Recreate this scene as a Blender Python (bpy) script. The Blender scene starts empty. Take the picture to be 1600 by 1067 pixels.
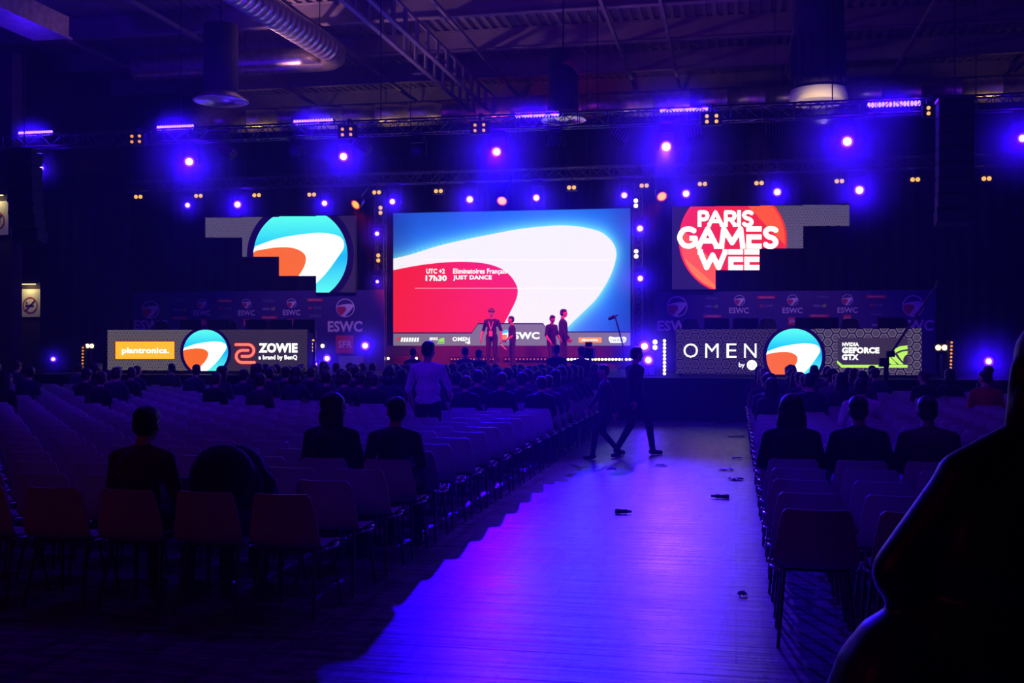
import bpy, bmesh, math, random
import numpy as np
from mathutils import Vector, Matrix
PI = math.pi
S = bpy.context.scene
COL = S.collection

# ------------------------------------------------------------------ camera, world, exposure
F_PX, CX, CY, YAW, EYE = 1727.0, 800.0, 533.5, 0.2, 1.75
cam_d = bpy.data.cameras.new('camera'); cam = bpy.data.objects.new('camera', cam_d); COL.objects.link(cam)
cam_d.sensor_width = 36.0; cam_d.lens = 36.0 * F_PX / 1600.0
cam_d.clip_start = 0.05; cam_d.clip_end = 200
cam.location = (0, 0, EYE); cam.rotation_euler = (PI / 2, 0, YAW)
S.camera = cam
S.view_settings.view_transform = 'Standard'; S.view_settings.look = 'None'
S.view_settings.exposure = 0.0; S.view_settings.gamma = 1.0
S.view_settings.use_curve_mapping = False
S.cycles.use_denoising = True
S.cycles.max_bounces = 5; S.cycles.diffuse_bounces = 2; S.cycles.glossy_bounces = 2
S.cycles.volume_bounces = 0; S.cycles.sample_clamp_indirect = 4.0

HAZE = 0.0048
GLOW = 3.3
W = bpy.data.worlds.new('hall_air'); S.world = W; W.use_nodes = True
wn = W.node_tree.nodes; wn.clear()
wo = wn.new('ShaderNodeOutputWorld'); wb = wn.new('ShaderNodeBackground')
wb.inputs[0].default_value = (0, 0, 0, 1); wb.inputs[1].default_value = 0
wv = wn.new('ShaderNodeVolumeScatter')
wv.inputs['Color'].default_value = (0.35, 0.26, 1.0, 1); wv.inputs['Density'].default_value = HAZE  # blue of the lit haze put into its colour; haze itself is grey
wv.inputs['Anisotropy'].default_value = 0.35
W.node_tree.links.new(wb.outputs[0], wo.inputs['Surface'])
W.node_tree.links.new(wv.outputs[0], wo.inputs['Volume'])

BLUE = (0.035, 0.0, 1.0)
VIOLET = (0.22, 0.03, 1.0)
RED = (1.0, 0.03, 0.02)
AMBER = (1.0, 0.42, 0.10)


def light(kind, name, loc, energy, color, parent=None, aim=None, size=0.05, spot=40, blend=0.5):
    d = bpy.data.lights.new(name, kind); o = bpy.data.objects.new(name, d); COL.objects.link(o)
    d.energy = energy; d.color = color
    if name == 'red_fill': d.specular_factor = 0.0
    if kind == 'AREA':
        d.shape = 'DISK'; d.size = size
    else:
        d.shadow_soft_size = size
    if kind == 'SPOT':
        d.spot_size = math.radians(spot); d.spot_blend = blend
    loc = Vector(loc)
    if aim is not None:
        o.rotation_euler = (Vector(aim) - loc).to_track_quat('-Z', 'Y').to_euler()
    if parent is not None:
        o.parent = parent; loc = loc - parent.location
    o.location = loc
    return o


# added blue fill lamps over the seats, brightening the chair backs
light('AREA', 'seat_fill', (-6.5, 11.5, 8.6), 430, (0.06, 0.0, 1.0), aim=(-6.8, 19.5, 0.5), size=5)
light('AREA', 'seat_fill', (2.5, 10.0, 8.6), 150, (0.10, 0.0, 1.0), aim=(3.0, 17.5, 0.5), size=4)
light('POINT', 'red_fill', (-5.5, 0.5, 3.6), 20, (1.0, 0.05, 0.2), size=0.4)  # added red fill behind the camera for the near chairs
light('POINT', 'red_fill', (3.2, 0.6, 3.4), 0.7, (0.9, 0.05, 0.25), size=0.4)
light('AREA', 'roof_fill', (-3.0, 27.0, 7.2), 26, (0.75, 0.06, 0.75), aim=(-3.0, 30.0, 11.0), size=4)  # added magenta fill that tints the roof from below


# ------------------------------------------------------------------ helpers
def P(u, v, Y):
    k = (u - CX) / F_PX
    d = Y / (math.cos(YAW) + math.sin(YAW) * k)
    lat = k * d
    return Vector((-math.sin(YAW) * d + math.cos(YAW) * lat, Y, EYE - (v - CY) / F_PX * d))


def px_per_m(u, Y):
    k = (u - CX) / F_PX
    return F_PX * (math.cos(YAW) + math.sin(YAW) * k) / Y


_mats = {}


def mat(name, color=(0.5, 0.5, 0.5), rough=0.6, metal=0.0, emit=None, strength=1.0, spec=0.5, noise=0.0, nscale=20.0):
    if name in _mats:
        return _mats[name]
    m = bpy.data.materials.new(name); m.use_nodes = True; _mats[name] = m
    b = m.node_tree.nodes['Principled BSDF']
    b.inputs['Base Color'].default_value = (*color, 1)
    b.inputs['Roughness'].default_value = rough
    b.inputs['Metallic'].default_value = metal
    b.inputs['Specular IOR Level'].default_value = spec
    if emit:
        b.inputs['Emission Color'].default_value = (*emit, 1)
        b.inputs['Emission Strength'].default_value = strength
    if noise > 0:
        nt = m.node_tree
        tc = nt.nodes.new('ShaderNodeTexCoord'); n = nt.nodes.new('ShaderNodeTexNoise')
        n.inputs['Scale'].default_value = nscale; n.inputs['Detail'].default_value = 5
        r = nt.nodes.new('ShaderNodeValToRGB')
        r.color_ramp.elements[0].position = 0.3; r.color_ramp.elements[1].position = 0.7
        r.color_ramp.elements[0].color = (*[c * (1 - noise) for c in color], 1)
        r.color_ramp.elements[1].color = (*[min(1, c * (1 + noise)) for c in color], 1)
        nt.links.new(tc.outputs['Object'], n.inputs['Vector'])
        nt.links.new(n.outputs['Fac'], r.inputs['Fac'])
        nt.links.new(r.outputs['Color'], b.inputs['Base Color'])
    return m


def srgb(r, g, b):
    def f(c):
        c /= 255.0
        return c / 12.92 if c <= 0.04045 else ((c + 0.055) / 1.055) ** 2.4
    return (f(r), f(g), f(b))


def glow(name, rgb, strength=1.0):
    return mat(name, (0.005, 0.005, 0.005), 0.5, emit=rgb, strength=strength, spec=0.2)


class MB:
    def __init__(self):
        self.v = []; self.f = []; self.m = []; self.sm = []

    def add(self, vs, fs, mi=0, smooth=False):
        o = len(self.v)
        self.v += [tuple(x) for x in vs]
        self.f += [tuple(i + o for i in f) for f in fs]
        self.m += [mi] * len(fs); self.sm += [smooth] * len(fs)
        return self

    def box(self, c, s, R=None, mi=0):
        c = Vector(c); vs = []
        for dx in (-.5, .5):
            for dy in (-.5, .5):
                for dz in (-.5, .5):
                    p = Vector((dx * s[0], dy * s[1], dz * s[2]))
                    vs.append(c + (R @ p if R else p))
        return self.add(vs, [(0, 1, 3, 2), (4, 6, 7, 5), (0, 4, 5, 1), (2, 3, 7, 6), (0, 2, 6, 4), (1, 5, 7, 3)], mi)

    def bar(self, a, b, w, h, mi=0):
        a, b = Vector(a), Vector(b); d = b - a; L = d.length
        q = d.to_track_quat('Y', 'Z').to_matrix()
        return self.box((a + b) / 2, (w, L, h), q, mi)

    def tube(self, a, b, r0, r1=None, n=8, mi=0, caps=True, smooth=True):
        r1 = r0 if r1 is None else r1
        a, b = Vector(a), Vector(b); q = (b - a).to_track_quat('Z', 'Y').to_matrix()
        vs = []
        for p, r in ((a, r0), (b, r1)):
            for i in range(n):
                t = 2 * PI * i / n
                vs.append(p + q @ Vector((r * math.cos(t), r * math.sin(t), 0)))
        fs = [(i, (i + 1) % n, n + (i + 1) % n, n + i) for i in range(n)]
        self.add(vs, fs, mi, smooth)
        if caps:
            self.add(vs, [tuple(range(n - 1, -1, -1)), tuple(range(n, 2 * n))], mi)
        return self

    def path(self, pts, r, n=8, mi=0, closed=False):
        pts = [Vector(p) for p in pts]; N = len(pts); vs = []; up = None
        for i, p in enumerate(pts):
            t = (pts[(i + 1) % N if closed else min(i + 1, N - 1)] - pts[(i - 1) % N if closed else max(i - 1, 0)])
            t.normalize()
            if up is None:
                up = Vector((0, 0, 1)) if abs(t.z) < .9 else Vector((1, 0, 0))
            x = t.cross(up).normalized(); up = x.cross(t).normalized()
            rr = r[i] if isinstance(r, (list, tuple)) else r
            for k in range(n):
                a = 2 * PI * k / n
                vs.append(p + x * rr * math.cos(a) + up * rr * math.sin(a))
        fs = []
        for i in range(N if closed else N - 1):
            j = (i + 1) % N
            for k in range(n):
                l = (k + 1) % n
                fs.append((i * n + k, i * n + l, j * n + l, j * n + k))
        self.add(vs, fs, mi, True)
        if not closed:
            self.add(vs, [tuple(range(n - 1, -1, -1)), tuple((N - 1) * n + k for k in range(n))], mi)
        return self

    def ellip(self, c, r, R=None, nu=12, nv=8, mi=0):
        c = Vector(c); r = (r, r, r) if not isinstance(r, (tuple, list)) else r
        vs = []
        for j in range(1, nv):
            th = PI * j / nv
            for i in range(nu):
                ph = 2 * PI * i / nu
                p = Vector((r[0] * math.sin(th) * math.cos(ph), r[1] * math.sin(th) * math.sin(ph), r[2] * math.cos(th)))
                vs.append(c + (R @ p if R else p))
        top = len(vs); z = Vector((0, 0, r[2]))
        vs.append(c + (R @ z if R else z)); vs.append(c - (R @ z if R else z))
        fs = []
        for j in range(nv - 2):
            for i in range(nu):
                k = (i + 1) % nu
                fs.append((j * nu + i, (j + 1) * nu + i, (j + 1) * nu + k, j * nu + k))
        for i in range(nu):
            k = (i + 1) % nu
            fs.append((top, i, k)); fs.append((top + 1, (nv - 2) * nu + k, (nv - 2) * nu + i))
        return self.add(vs, fs, mi, True)

    def capsule(self, a, b, ra, rb, n=10, mi=0):
        self.tube(a, b, ra, rb, n, mi, True)
        self.ellip(a, ra, None, n, 6, mi); self.ellip(b, rb, None, n, 6, mi)
        return self

    def lathe(self, prof, c, n=20, mi=0, R=None):
        c = Vector(c); vs = []
        for r, z in prof:
            for i in range(n):
                a = 2 * PI * i / n
                p = Vector((r * math.cos(a), r * math.sin(a), z)); vs.append(c + (R @ p if R else p))
        fs = []
        for j in range(len(prof) - 1):
            for i in range(n):
                k = (i + 1) % n
                fs.append((j * n + i, j * n + k, (j + 1) * n + k, (j + 1) * n + i))
        return self.add(vs, fs, mi, True)

    def poly(self, pts, mi=0):
        return self.add(pts, [tuple(range(len(pts)))], mi)

    def mesh(self, name, mats):
        me = bpy.data.meshes.new(name)
        me.from_pydata(self.v, [], self.f)
        for m in (mats if isinstance(mats, (list, tuple)) else [mats]):
            me.materials.append(m)
        me.polygons.foreach_set('material_index', self.m)
        me.polygons.foreach_set('use_smooth', self.sm)
        me.update()
        return me

    def build(self, name, mats, parent=None, world=True):
        """world: the coordinates are world ones; they are re-based on the parent (whose rotation is zero)"""
        if parent is not None and world:
            l = wloc(parent); self.v = [(x - l.x, y - l.y, z - l.z) for x, y, z in self.v]
        o = bpy.data.objects.new(name, self.mesh(name, mats)); COL.objects.link(o)
        if parent is not None:
            o.parent = parent
        return o


def wloc(o):
    l = Vector(o.location)
    while o.parent is not None:
        o = o.parent; l += Vector(o.location)
    return l


def tag(o, label=None, cat=None, group=None, kind=None):
    if label: o['label'] = label
    if cat: o['category'] = cat
    if group: o['group'] = group
    if kind: o['kind'] = kind
    return o


def thing(name, label, cat, loc=(0, 0, 0), rz=0.0, group=None):
    o = bpy.data.objects.new(name, None); COL.objects.link(o)
    o.empty_display_size = 0.1
    o.location = loc; o.rotation_euler = (0, 0, rz)
    return tag(o, label, cat, group)


def struct(name, mb, m, label=None):
    o = mb.build(name, m); o['kind'] = 'structure'
    if label: o['label'] = label
    return o


def children(o):
    return [c for c in o.children]


def copy_tree(o, parent=None):
    c = o.copy(); COL.objects.link(c)
    if parent is not None: c.parent = parent
    for ch in list(o.children):
        copy_tree(ch, c)
    return c


ORD = ('zeroth first second third fourth fifth sixth seventh eighth ninth tenth eleventh twelfth thirteenth fourteenth fifteenth '
       'sixteenth seventeenth eighteenth nineteenth twentieth').split()


def ordn(n):
    if n <= 20: return ORD[n]
    t = {2: 'twenty', 3: 'thirty', 4: 'forty'}[n // 10]
    return {2: 'twentieth', 3: 'thirtieth', 4: 'fortieth'}[n // 10] if n % 10 == 0 else t + '-' + ORD[n % 10]


# lettering: built-in font turned to flat meshes, fitted to a pixel box of the plane y = Y
_txt = {}


def text_geo(s, bold=0.0):
    key = (s, bold)
    if key not in _txt:
        cu = bpy.data.curves.new('t', 'FONT'); cu.body = s; cu.size = 1.0; cu.offset = bold; cu.resolution_u = 3
        cu.fill_mode = 'FRONT'; cu.space_character = 1.0 + max(0.0, bold) * 1.6
        ob = bpy.data.objects.new('t', cu); COL.objects.link(ob)
        dg = bpy.context.evaluated_depsgraph_get(); me = bpy.data.meshes.new_from_object(ob.evaluated_get(dg))
        vs = [(v.co.x, v.co.y) for v in me.vertices]; fs = [tuple(p.vertices) for p in me.polygons]
        bpy.data.objects.remove(ob); bpy.data.curves.remove(cu); bpy.data.meshes.remove(me)
        _txt[key] = (vs, fs)
    return _txt[key]


def put_text(mb, s, box, Y, mi, bold=0.02, shear=0.0):
    """box = (u0, v0, u1, v1): the ink box in pixels on the plane y = Y"""
    vs, fs = text_geo(s, bold)
    xs = [a for a, b in vs]; ys = [b for a, b in vs]
    x0, x1, y0, y1 = min(xs), max(xs), min(ys), max(ys)
    out = []
    for a, b in vs:
        t = (a - x0) / (x1 - x0); w = (b - y0) / (y1 - y0)
        u = box[0] + (box[2] - box[0]) * t + shear * (w - .5); v = box[3] + (box[1] - box[3]) * w
        out.append(P(u, v, Y))
    mb.add(out, fs, mi)


def pix(mb, pts, Y, mi):
    mb.poly([P(u, v, Y) for u, v in reversed(pts)], mi)


def rect(mb, u0, v0, u1, v1, Y, mi):
    pix(mb, [(u0, v0), (u1, v0), (u1, v1), (u0, v1)], Y, mi)


def spline(pts, n=6, closed=False):
    """Catmull-Rom through pixel points"""
    out = []; N = len(pts)
    for i in range(N if closed else N - 1):
        g = (lambda k: pts[k % N]) if closed else (lambda k: pts[max(0, min(N - 1, k))])
        p0, p1, p2, p3 = g(i - 1), g(i), g(i + 1), g(i + 2)
        for j in range(n):
            t = j / n
            out.append(tuple(.5 * (2 * p1[k] + (p2[k] - p0[k]) * t + (2 * p0[k] - 5 * p1[k] + 4 * p2[k] - p3[k]) * t * t
                                   + (3 * p1[k] - p0[k] - 3 * p2[k] + p3[k]) * t ** 3) for k in (0, 1)))
    if not closed: out.append(pts[-1])
    return out


def clip_poly(pts, f):
    """Sutherland-Hodgman against f(p) >= 0 (f linear)"""
    out = []
    for i in range(len(pts)):
        a, b = pts[i], pts[(i + 1) % len(pts)]; fa, fb = f(a), f(b)
        if fa >= 0: out.append(a)
        if (fa >= 0) != (fb >= 0):
            t = fa / (fa - fb); out.append((a[0] + (b[0] - a[0]) * t, a[1] + (b[1] - a[1]) * t))
    return out


def clip_rect(pts, u0, v0, u1, v1):
    for f in (lambda p: p[0] - u0, lambda p: u1 - p[0], lambda p: p[1] - v0, lambda p: v1 - p[1]):
        pts = clip_poly(pts, f)
        if len(pts) < 3: return []
    return pts


def circle(cu, cv, r, n=64, asp=1.0):
    return [(cu + r * math.cos(2 * PI * i / n), cv + r * asp * math.sin(2 * PI * i / n)) for i in range(n)]


# unit logo: a disc of radius 1 with a sweeping light band over a warm field (v down)
L_WHITE = spline([(-1.0, -.17), (-.44, -.36), (.26, -.465), (.64, -.45), (.87, -.36), (.92, -.17), (.78, .06), (.50, .43), (.08, .84)], 8)
L_WARM = spline([(-1.0, -.085), (-.52, -.163), (-.15, -.15), (.08, -.03), (.11, .154), (0, .386), (-.2, .62), (-.5, .95)], 8)


def arc_of(a0, a1, n=24):
    return [(math.cos(a0 + (a1 - a0) * i / n), math.sin(a0 + (a1 - a0) * i / n)) for i in range(n + 1)]


def logo_shapes():
    # white: the band curve, then back round the disc's lower left edge; warm likewise
    w = [p for p in L_WHITE if p[0] ** 2 + p[1] ** 2 <= 1.0]
    a0 = math.atan2(w[-1][1], w[-1][0]); a1 = math.atan2(w[0][1], w[0][0])
    if a1 < a0: a1 += 2 * PI
    white = w + arc_of(a0, a1)[1:-1]
    q = [p for p in L_WARM if p[0] ** 2 + p[1] ** 2 <= 1.0]
    a0 = math.atan2(q[-1][1], q[-1][0]); a1 = math.atan2(q[0][1], q[0][0])
    if a1 < a0: a1 += 2 * PI
    return white, q + arc_of(a0, a1)[1:-1]


LOGO_W, LOGO_O = logo_shapes()


def put_logo(mb, cu, cv, r, Y, m_ring, m_disc, m_white, m_warm, windows=None, ring=1.14, dy=0.008, asp=1.0):
    def put(pts, mi, k):
        for w in (windows or [None]):
            q = clip_rect(pts, *w) if w else pts
            if len(q) >= 3: pix(mb, q, Y - k * dy, mi)
    if m_ring is not None: put(circle(cu, cv, r * ring, 72, asp), m_ring, 1)
    put(circle(cu, cv, r, 72, asp), m_disc, 2)
    put([(cu + r * a, cv + r * b * asp) for a, b in LOGO_W], m_white, 3)
    put([(cu + r * a, cv + r * b * asp) for a, b in LOGO_O], m_warm, 4)


def hex_mat(name, bright, dark, scale):
    m = bpy.data.materials.new(name); m.use_nodes = True; nt = m.node_tree; N = nt.nodes; Lk = nt.links
    b = N['Principled BSDF']; b.inputs['Base Color'].default_value = (.01, .01, .012, 1); b.inputs['Roughness'].default_value = .5

    def vm(op, a, c=None):
        n = N.new('ShaderNodeVectorMath'); n.operation = op
        for i, x in enumerate((a, c)):
            if x is None: continue
            if isinstance(x, tuple): n.inputs[i].default_value = x
            else: Lk.new(x, n.inputs[i])
        return n

    def mm(op, a, c=None):
        n = N.new('ShaderNodeMath'); n.operation = op
        for i, x in enumerate((a, c)):
            if x is None: continue
            if isinstance(x, (int, float)): n.inputs[i].default_value = x
            else: Lk.new(x, n.inputs[i])
        return n.outputs[0]
    tc = N.new('ShaderNodeTexCoord'); sp = N.new('ShaderNodeSeparateXYZ'); cb = N.new('ShaderNodeCombineXYZ')
    Lk.new(tc.outputs['Object'], sp.inputs[0])
    Lk.new(mm('MULTIPLY', sp.outputs[2], scale), cb.inputs[0]); Lk.new(mm('MULTIPLY', sp.outputs[0], scale), cb.inputs[1])
    r = (1.0, 1.7320508, 1.0); h = (0.5, 0.8660254, 0.0)
    p = vm('ADD', cb.outputs[0], (200.0, 173.20508, 0.0)).outputs[0]
    a = vm('SUBTRACT', vm('MODULO', p, r).outputs[0], h).outputs[0]
    c = vm('SUBTRACT', vm('MODULO', vm('SUBTRACT', p, h).outputs[0], r).outputs[0], h).outputs[0]

    def flat(x):
        return vm('MULTIPLY', x, (1.0, 1.0, 0.0)).outputs[0]
    a, c = flat(a), flat(c)
    da = vm('DOT_PRODUCT', a, a).outputs['Value']; dc = vm('DOT_PRODUCT', c, c).outputs['Value']
    k = mm('LESS_THAN', da, dc)
    mx = N.new('ShaderNodeMix'); mx.data_type = 'VECTOR'
    Lk.new(k, mx.inputs['Factor']); Lk.new(c, mx.inputs[4]); Lk.new(a, mx.inputs[5])
    g = vm('ABSOLUTE', mx.outputs[1]).outputs[0]
    s2 = N.new('ShaderNodeSeparateXYZ'); Lk.new(g, s2.inputs[0])
    d = mm('MAXIMUM', s2.outputs[0], vm('DOT_PRODUCT', g, (0.5, 0.8660254, 0.0)).outputs['Value'])
    rp = N.new('ShaderNodeValToRGB'); rp.color_ramp.interpolation = 'LINEAR'
    e = rp.color_ramp.elements
    e[0].position = 0.0; e[0].color = (*[x * .55 + y * .45 for x, y in zip(bright, dark)], 1)
    e[1].position = 1.0; e[1].color = (*dark, 1)
    for pos, cc in ((.20, [x * .30 for x in bright]), (.27, [x * .50 for x in bright]), (.31, [x * .25 for x in bright]), (.36, bright), (.41, bright), (.45, dark)):
        x = e.new(pos); x.color = (*cc, 1)
    Lk.new(d, rp.inputs['Fac'])
    Lk.new(rp.outputs['Color'], b.inputs['Emission Color']); b.inputs['Emission Strength'].default_value = 1.0
    return m


# ------------------------------------------------------------------ materials
M_black = mat('black_paint', (.010, .010, .012), .75, spec=.25)
M_dark = mat('dark_metal', (.03, .03, .034), .4, .6)
M_alu = mat('truss_metal', (.10, .10, .11), .35, .9)
M_chrome = mat('chrome', (.7, .7, .72), .18, 1.0)
M_duct = mat('galvanised_duct', (.62, .55, .50), .34, .85, noise=.25, nscale=6)
M_drape = mat('black_drape', (.012, .011, .014), .95, noise=.3, nscale=3)
M_beam = mat('roof_steel', (.22, .18, .20), .6, .2, noise=.2, nscale=2)
M_core_b = glow('blue_lamp_core', (.10, .055, 1.0), 30.0)
M_ring_b = glow('blue_lamp_ring', (.07, .012, 1.0), 5.0)
M_led_b = glow('blue_led', (.13, .07, 1.0), 7.0)
M_amb = glow('amber_bulb', (1.0, .52, .13), 1.05)
M_amb_dim = glow('dim_amber_bulb', (1.0, .36, .07), .95)
M_warm = glow('warm_white_bulb', (1.0, .78, .42), 3.0)
M_redbulb = glow('red_bulb', (1.0, .10, .03), 0.9)
M_orange = glow('orange_gel_lens', (1.0, .42, .05), 1.5)
M_orangerim = glow('orange_lens_rim', (1.0, .06, .0), 0.8)

# ------------------------------------------------------------------ setting


def floor_mat():
    m = bpy.data.materials.new('worn_board_floor'); m.use_nodes = True; nt = m.node_tree; N = nt.nodes; L = nt.links
    b = N['Principled BSDF']
    tc = N.new('ShaderNodeTexCoord')

    def noise(scale, sx, sy, detail=6, rough=.6):
        mp = N.new('ShaderNodeMapping'); mp.inputs['Scale'].default_value = (sx, sy, 1)
        L.new(tc.outputs['Object'], mp.inputs[0])
        n = N.new('ShaderNodeTexNoise'); n.inputs['Scale'].default_value = scale
        n.inputs['Detail'].default_value = detail; n.inputs['Roughness'].default_value = rough
        L.new(mp.outputs[0], n.inputs['Vector']); return n.outputs['Fac']
    grain = noise(2.2, 1.0, 6.0, 10, .80); ripple = noise(1.6, .12, 7.0, 4, .6); blotch = noise(.9, 1, 1, 4); scuff = noise(2.2, 4.0, .5, 6, .75)
    br = N.new('ShaderNodeTexBrick'); br.inputs['Scale'].default_value = 1.0
    br.inputs['Color1'].default_value = (1, 1, 1, 1); br.inputs['Color2'].default_value = (.86, .86, .86, 1)
    br.inputs['Mortar'].default_value = (.12, .12, .12, 1); br.inputs['Mortar Size'].default_value = .006
    br.inputs['Brick Width'].default_value = 2.44; br.inputs['Row Height'].default_value = 1.22
    L.new(tc.outputs['Object'], br.inputs['Vector'])
    r = N.new('ShaderNodeValToRGB'); e = r.color_ramp.elements
    e[0].position = .40; e[0].color = (.035, .03, .03, 1); e[1].position = .56; e[1].color = (.33, .30, .30, 1)
    L.new(grain, r.inputs['Fac'])
    mx = N.new('ShaderNodeMix'); mx.data_type = 'RGBA'; mx.blend_type = 'MULTIPLY'; mx.inputs['Factor'].default_value = 1
    L.new(r.outputs[0], mx.inputs[6]); L.new(br.outputs['Color'], mx.inputs[7])
    r2 = N.new('ShaderNodeValToRGB'); e = r2.color_ramp.elements
    e[0].position = .36; e[0].color = (.28, .28, .28, 1); e[1].position = .52; e[1].color = (1, 1, 1, 1)
    L.new(scuff, r2.inputs['Fac'])
    mx2 = N.new('ShaderNodeMix'); mx2.data_type = 'RGBA'; mx2.blend_type = 'MULTIPLY'; mx2.inputs['Factor'].default_value = 1
    L.new(mx.outputs[2], mx2.inputs[6]); L.new(r2.outputs[0], mx2.inputs[7])
    L.new(mx2.outputs[2], b.inputs['Base Color'])
    mr = N.new('ShaderNodeMapRange'); b.inputs['Specular IOR Level'].default_value = .32
    mr.inputs['To Min'].default_value = .25; mr.inputs['To Max'].default_value = .42
    L.new(blotch, mr.inputs['Value']); L.new(mr.outputs[0], b.inputs['Roughness'])
    bp = N.new('ShaderNodeBump'); bp.inputs['Strength'].default_value = .5; bp.inputs['Distance'].default_value = .03
    L.new(ripple, bp.inputs['Height']); L.new(bp.outputs[0], b.inputs['Normal'])
    return m


struct('floor', MB().box((-3, 20, -.05), (40, 60, .1)), floor_mat(), 'worn board floor of the hall with the lit aisle')
CEIL = 11.2
mbc = MB()
mbc.box((-3, 22, CEIL + .1), (40, 64, .2))
for i in range(130):
    mbc.box((-22.5 + i * .3, 26, CEIL - .03), (.12, 48, .06))
struct('ceiling', mbc, M_beam, 'dark ribbed steel roof deck')
for i, y in enumerate([18.5, 22.0, 25.5, 29.0, 32.5, 36.0, 39.5, 43.0]):
    mb = MB(); z = CEIL - .06
    mb.box((-3, y, z - .3), (40, .02, .6)); mb.box((-3, y, z - .6), (40, .22, .03)); mb.box((-3, y, z - .01), (40, .22, .03))
    struct('ceiling_beam', mb, M_beam, 'steel roof beam running across the hall')
for i, x in enumerate([-19, -15.2, -11.4, -7.6, -3.4, -1.9, 1.6, 5.0, 8.8]):
    mb = MB(); z = CEIL - .72
    mb.box((x, 31, z), (.09, 30, .10))
    struct('ceiling_purlin', mb, M_beam, 'slim roof purlin running towards the stage')
# open-web beam with rectangular windows
mb = MB()
x0 = P(700, 80, 33).x
for dx in (0, .62):
    mb.box((x0 + dx, 31, 10.05), (.06, 22, .08)); mb.box((x0 + dx, 31, 9.45), (.12, 22, .06))
    for k in range(23):
        mb.box((x0 + dx, 20.5 + k, 9.75), (.05, .22, .56))
struct('ceiling_beam', mb, M_beam, 'twin open-web roof beam with rectangular windows')
struct('wall_back', MB().box((-3, 45.1, 5.6), (40, .2, 11.2)), M_drape, 'dark rear wall beyond the stage')
struct('wall_left', MB().box((-22.1, 20, 5.6), (.2, 60, 11.2)), mat('dark_wall', (.05, .03, .03), .8, noise=.2, nscale=1), 'dark side wall')
struct('wall_right', MB().box((16.1, 20, 5.6), (.2, 60, 11.2)), _mats['dark_wall'], 'dark side wall')
struct('wall_front', MB().box((-3, -9.9, 5.6), (40, .2, 11.2)), _mats['dark_wall'], 'dark wall behind the seats')


def wavy_drape(x0, x1, y, z0, z1, amp=.09, wl=.42):
    mb = MB(); n = int((x1 - x0) / wl * 8); vs = []
    for i in range(n + 1):
        x = x0 + (x1 - x0) * i / n
        yy = y + amp * math.sin(2 * PI * (x - x0) / wl) + .04 * math.sin(x * 3.1)
        vs += [(x, yy, z0), (x, yy, z1)]
    fs = [(2 * i, 2 * i + 2, 2 * i + 3, 2 * i + 1) for i in range(n)]
    vs2 = [(x, yy + .012, z) for x, yy, z in vs]
    mb.add(vs, fs, 0, True); mb.add(vs2, [tuple(reversed(f)) for f in fs], 0, True)
    return mb


tag(wavy_drape(-19.4, 12.0, 35.2, 0.0, 7.9).build('backdrop_drape', M_drape), 'wide black pleated drape hanging behind the stage and the big screen', 'drape')

# ------------------------------------------------------------------ stage
STZ, STY = .95, 24.4
st = thing('stage', 'long black stage platform under the screens and desks', 'stage', (-3, 30, 0))
MB().box((-2.5, STY + 5.2, STZ - .06), (29, 10.4, .12)).build('deck', mat('stage_deck', (.02, .018, .02), .9, noise=.2, nscale=4, spec=.15), st)
sk = MB()
n = 400; vs = []
for i in range(n + 1):
    x = -17 + 29 * i / n
    vs += [(x, STY + .06 + .025 * math.sin(x * 15), 0.0), (x, STY + .06 + .025 * math.sin(x * 15), STZ - .12)]
sk.add(vs, [(2 * i, 2 * i + 2, 2 * i + 3, 2 * i + 1) for i in range(n)], 0, True)
sk.build('skirt', M_drape, st)
for x in range(-16, 12, 4):
    for y in (26, 33): MB().tube((x, y, 0), (x, y, STZ - .12), .03).build('support_leg', M_dark, st)

# ------------------------------------------------------------------ main screen
SY = 33.0
sc = thing('led_screen', 'big wide led screen with red and white sweep on blue, centre of the stage', 'screen', P(800, 540, SY) + Vector((0, .15, 0)))
a, b = P(612.5, 331, SY + .02), P(986.5, 541.5, SY + .02)
MB().box(((a.x + b.x) / 2, SY + .14, (P(800, 327, SY).z + b.z) / 2), (b.x - a.x, .22, P(800, 327, SY).z - b.z)).build('casing', M_black, sc)
for u in (660, 800, 940):
    q = P(u, 540, SY + .2); MB().tube((q.x, SY + .3, STZ), (q.x, SY + .3, q.z + 1), .04).build('support_leg', M_dark, sc)
TL, BR = P(614.5, 333, SY), P(985, 540, SY)
WP = [(614.5, 404), (640, 398), (685, 384), (730, 373.5), (775, 364.5), (810, 358), (845, 354), (875, 352.3), (905, 354), (935, 361), (950, 370.5),
      (959, 381.5), (963, 393.5), (962, 406), (957.5, 422), (951.5, 435.5), (944, 449), (930.5, 468.5), (912.5, 486.5), (890, 508), (876, 522)]
RP = [(614.5, 422), (640, 417), (670, 412.3), (700, 409.6), (730, 409), (760, 412), (782.5, 419.5), (797.5, 431), (806.5, 444.5), (809, 455),
      (806.5, 468), (799, 484), (788.5, 504), (777, 523)]
WS, RS = spline(WP, 6), spline(RP, 6)


def v_top(u):
    return 333.2 + (325.3 - 333.2) * (u - 614.5) / (985 - 614.5)


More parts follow.
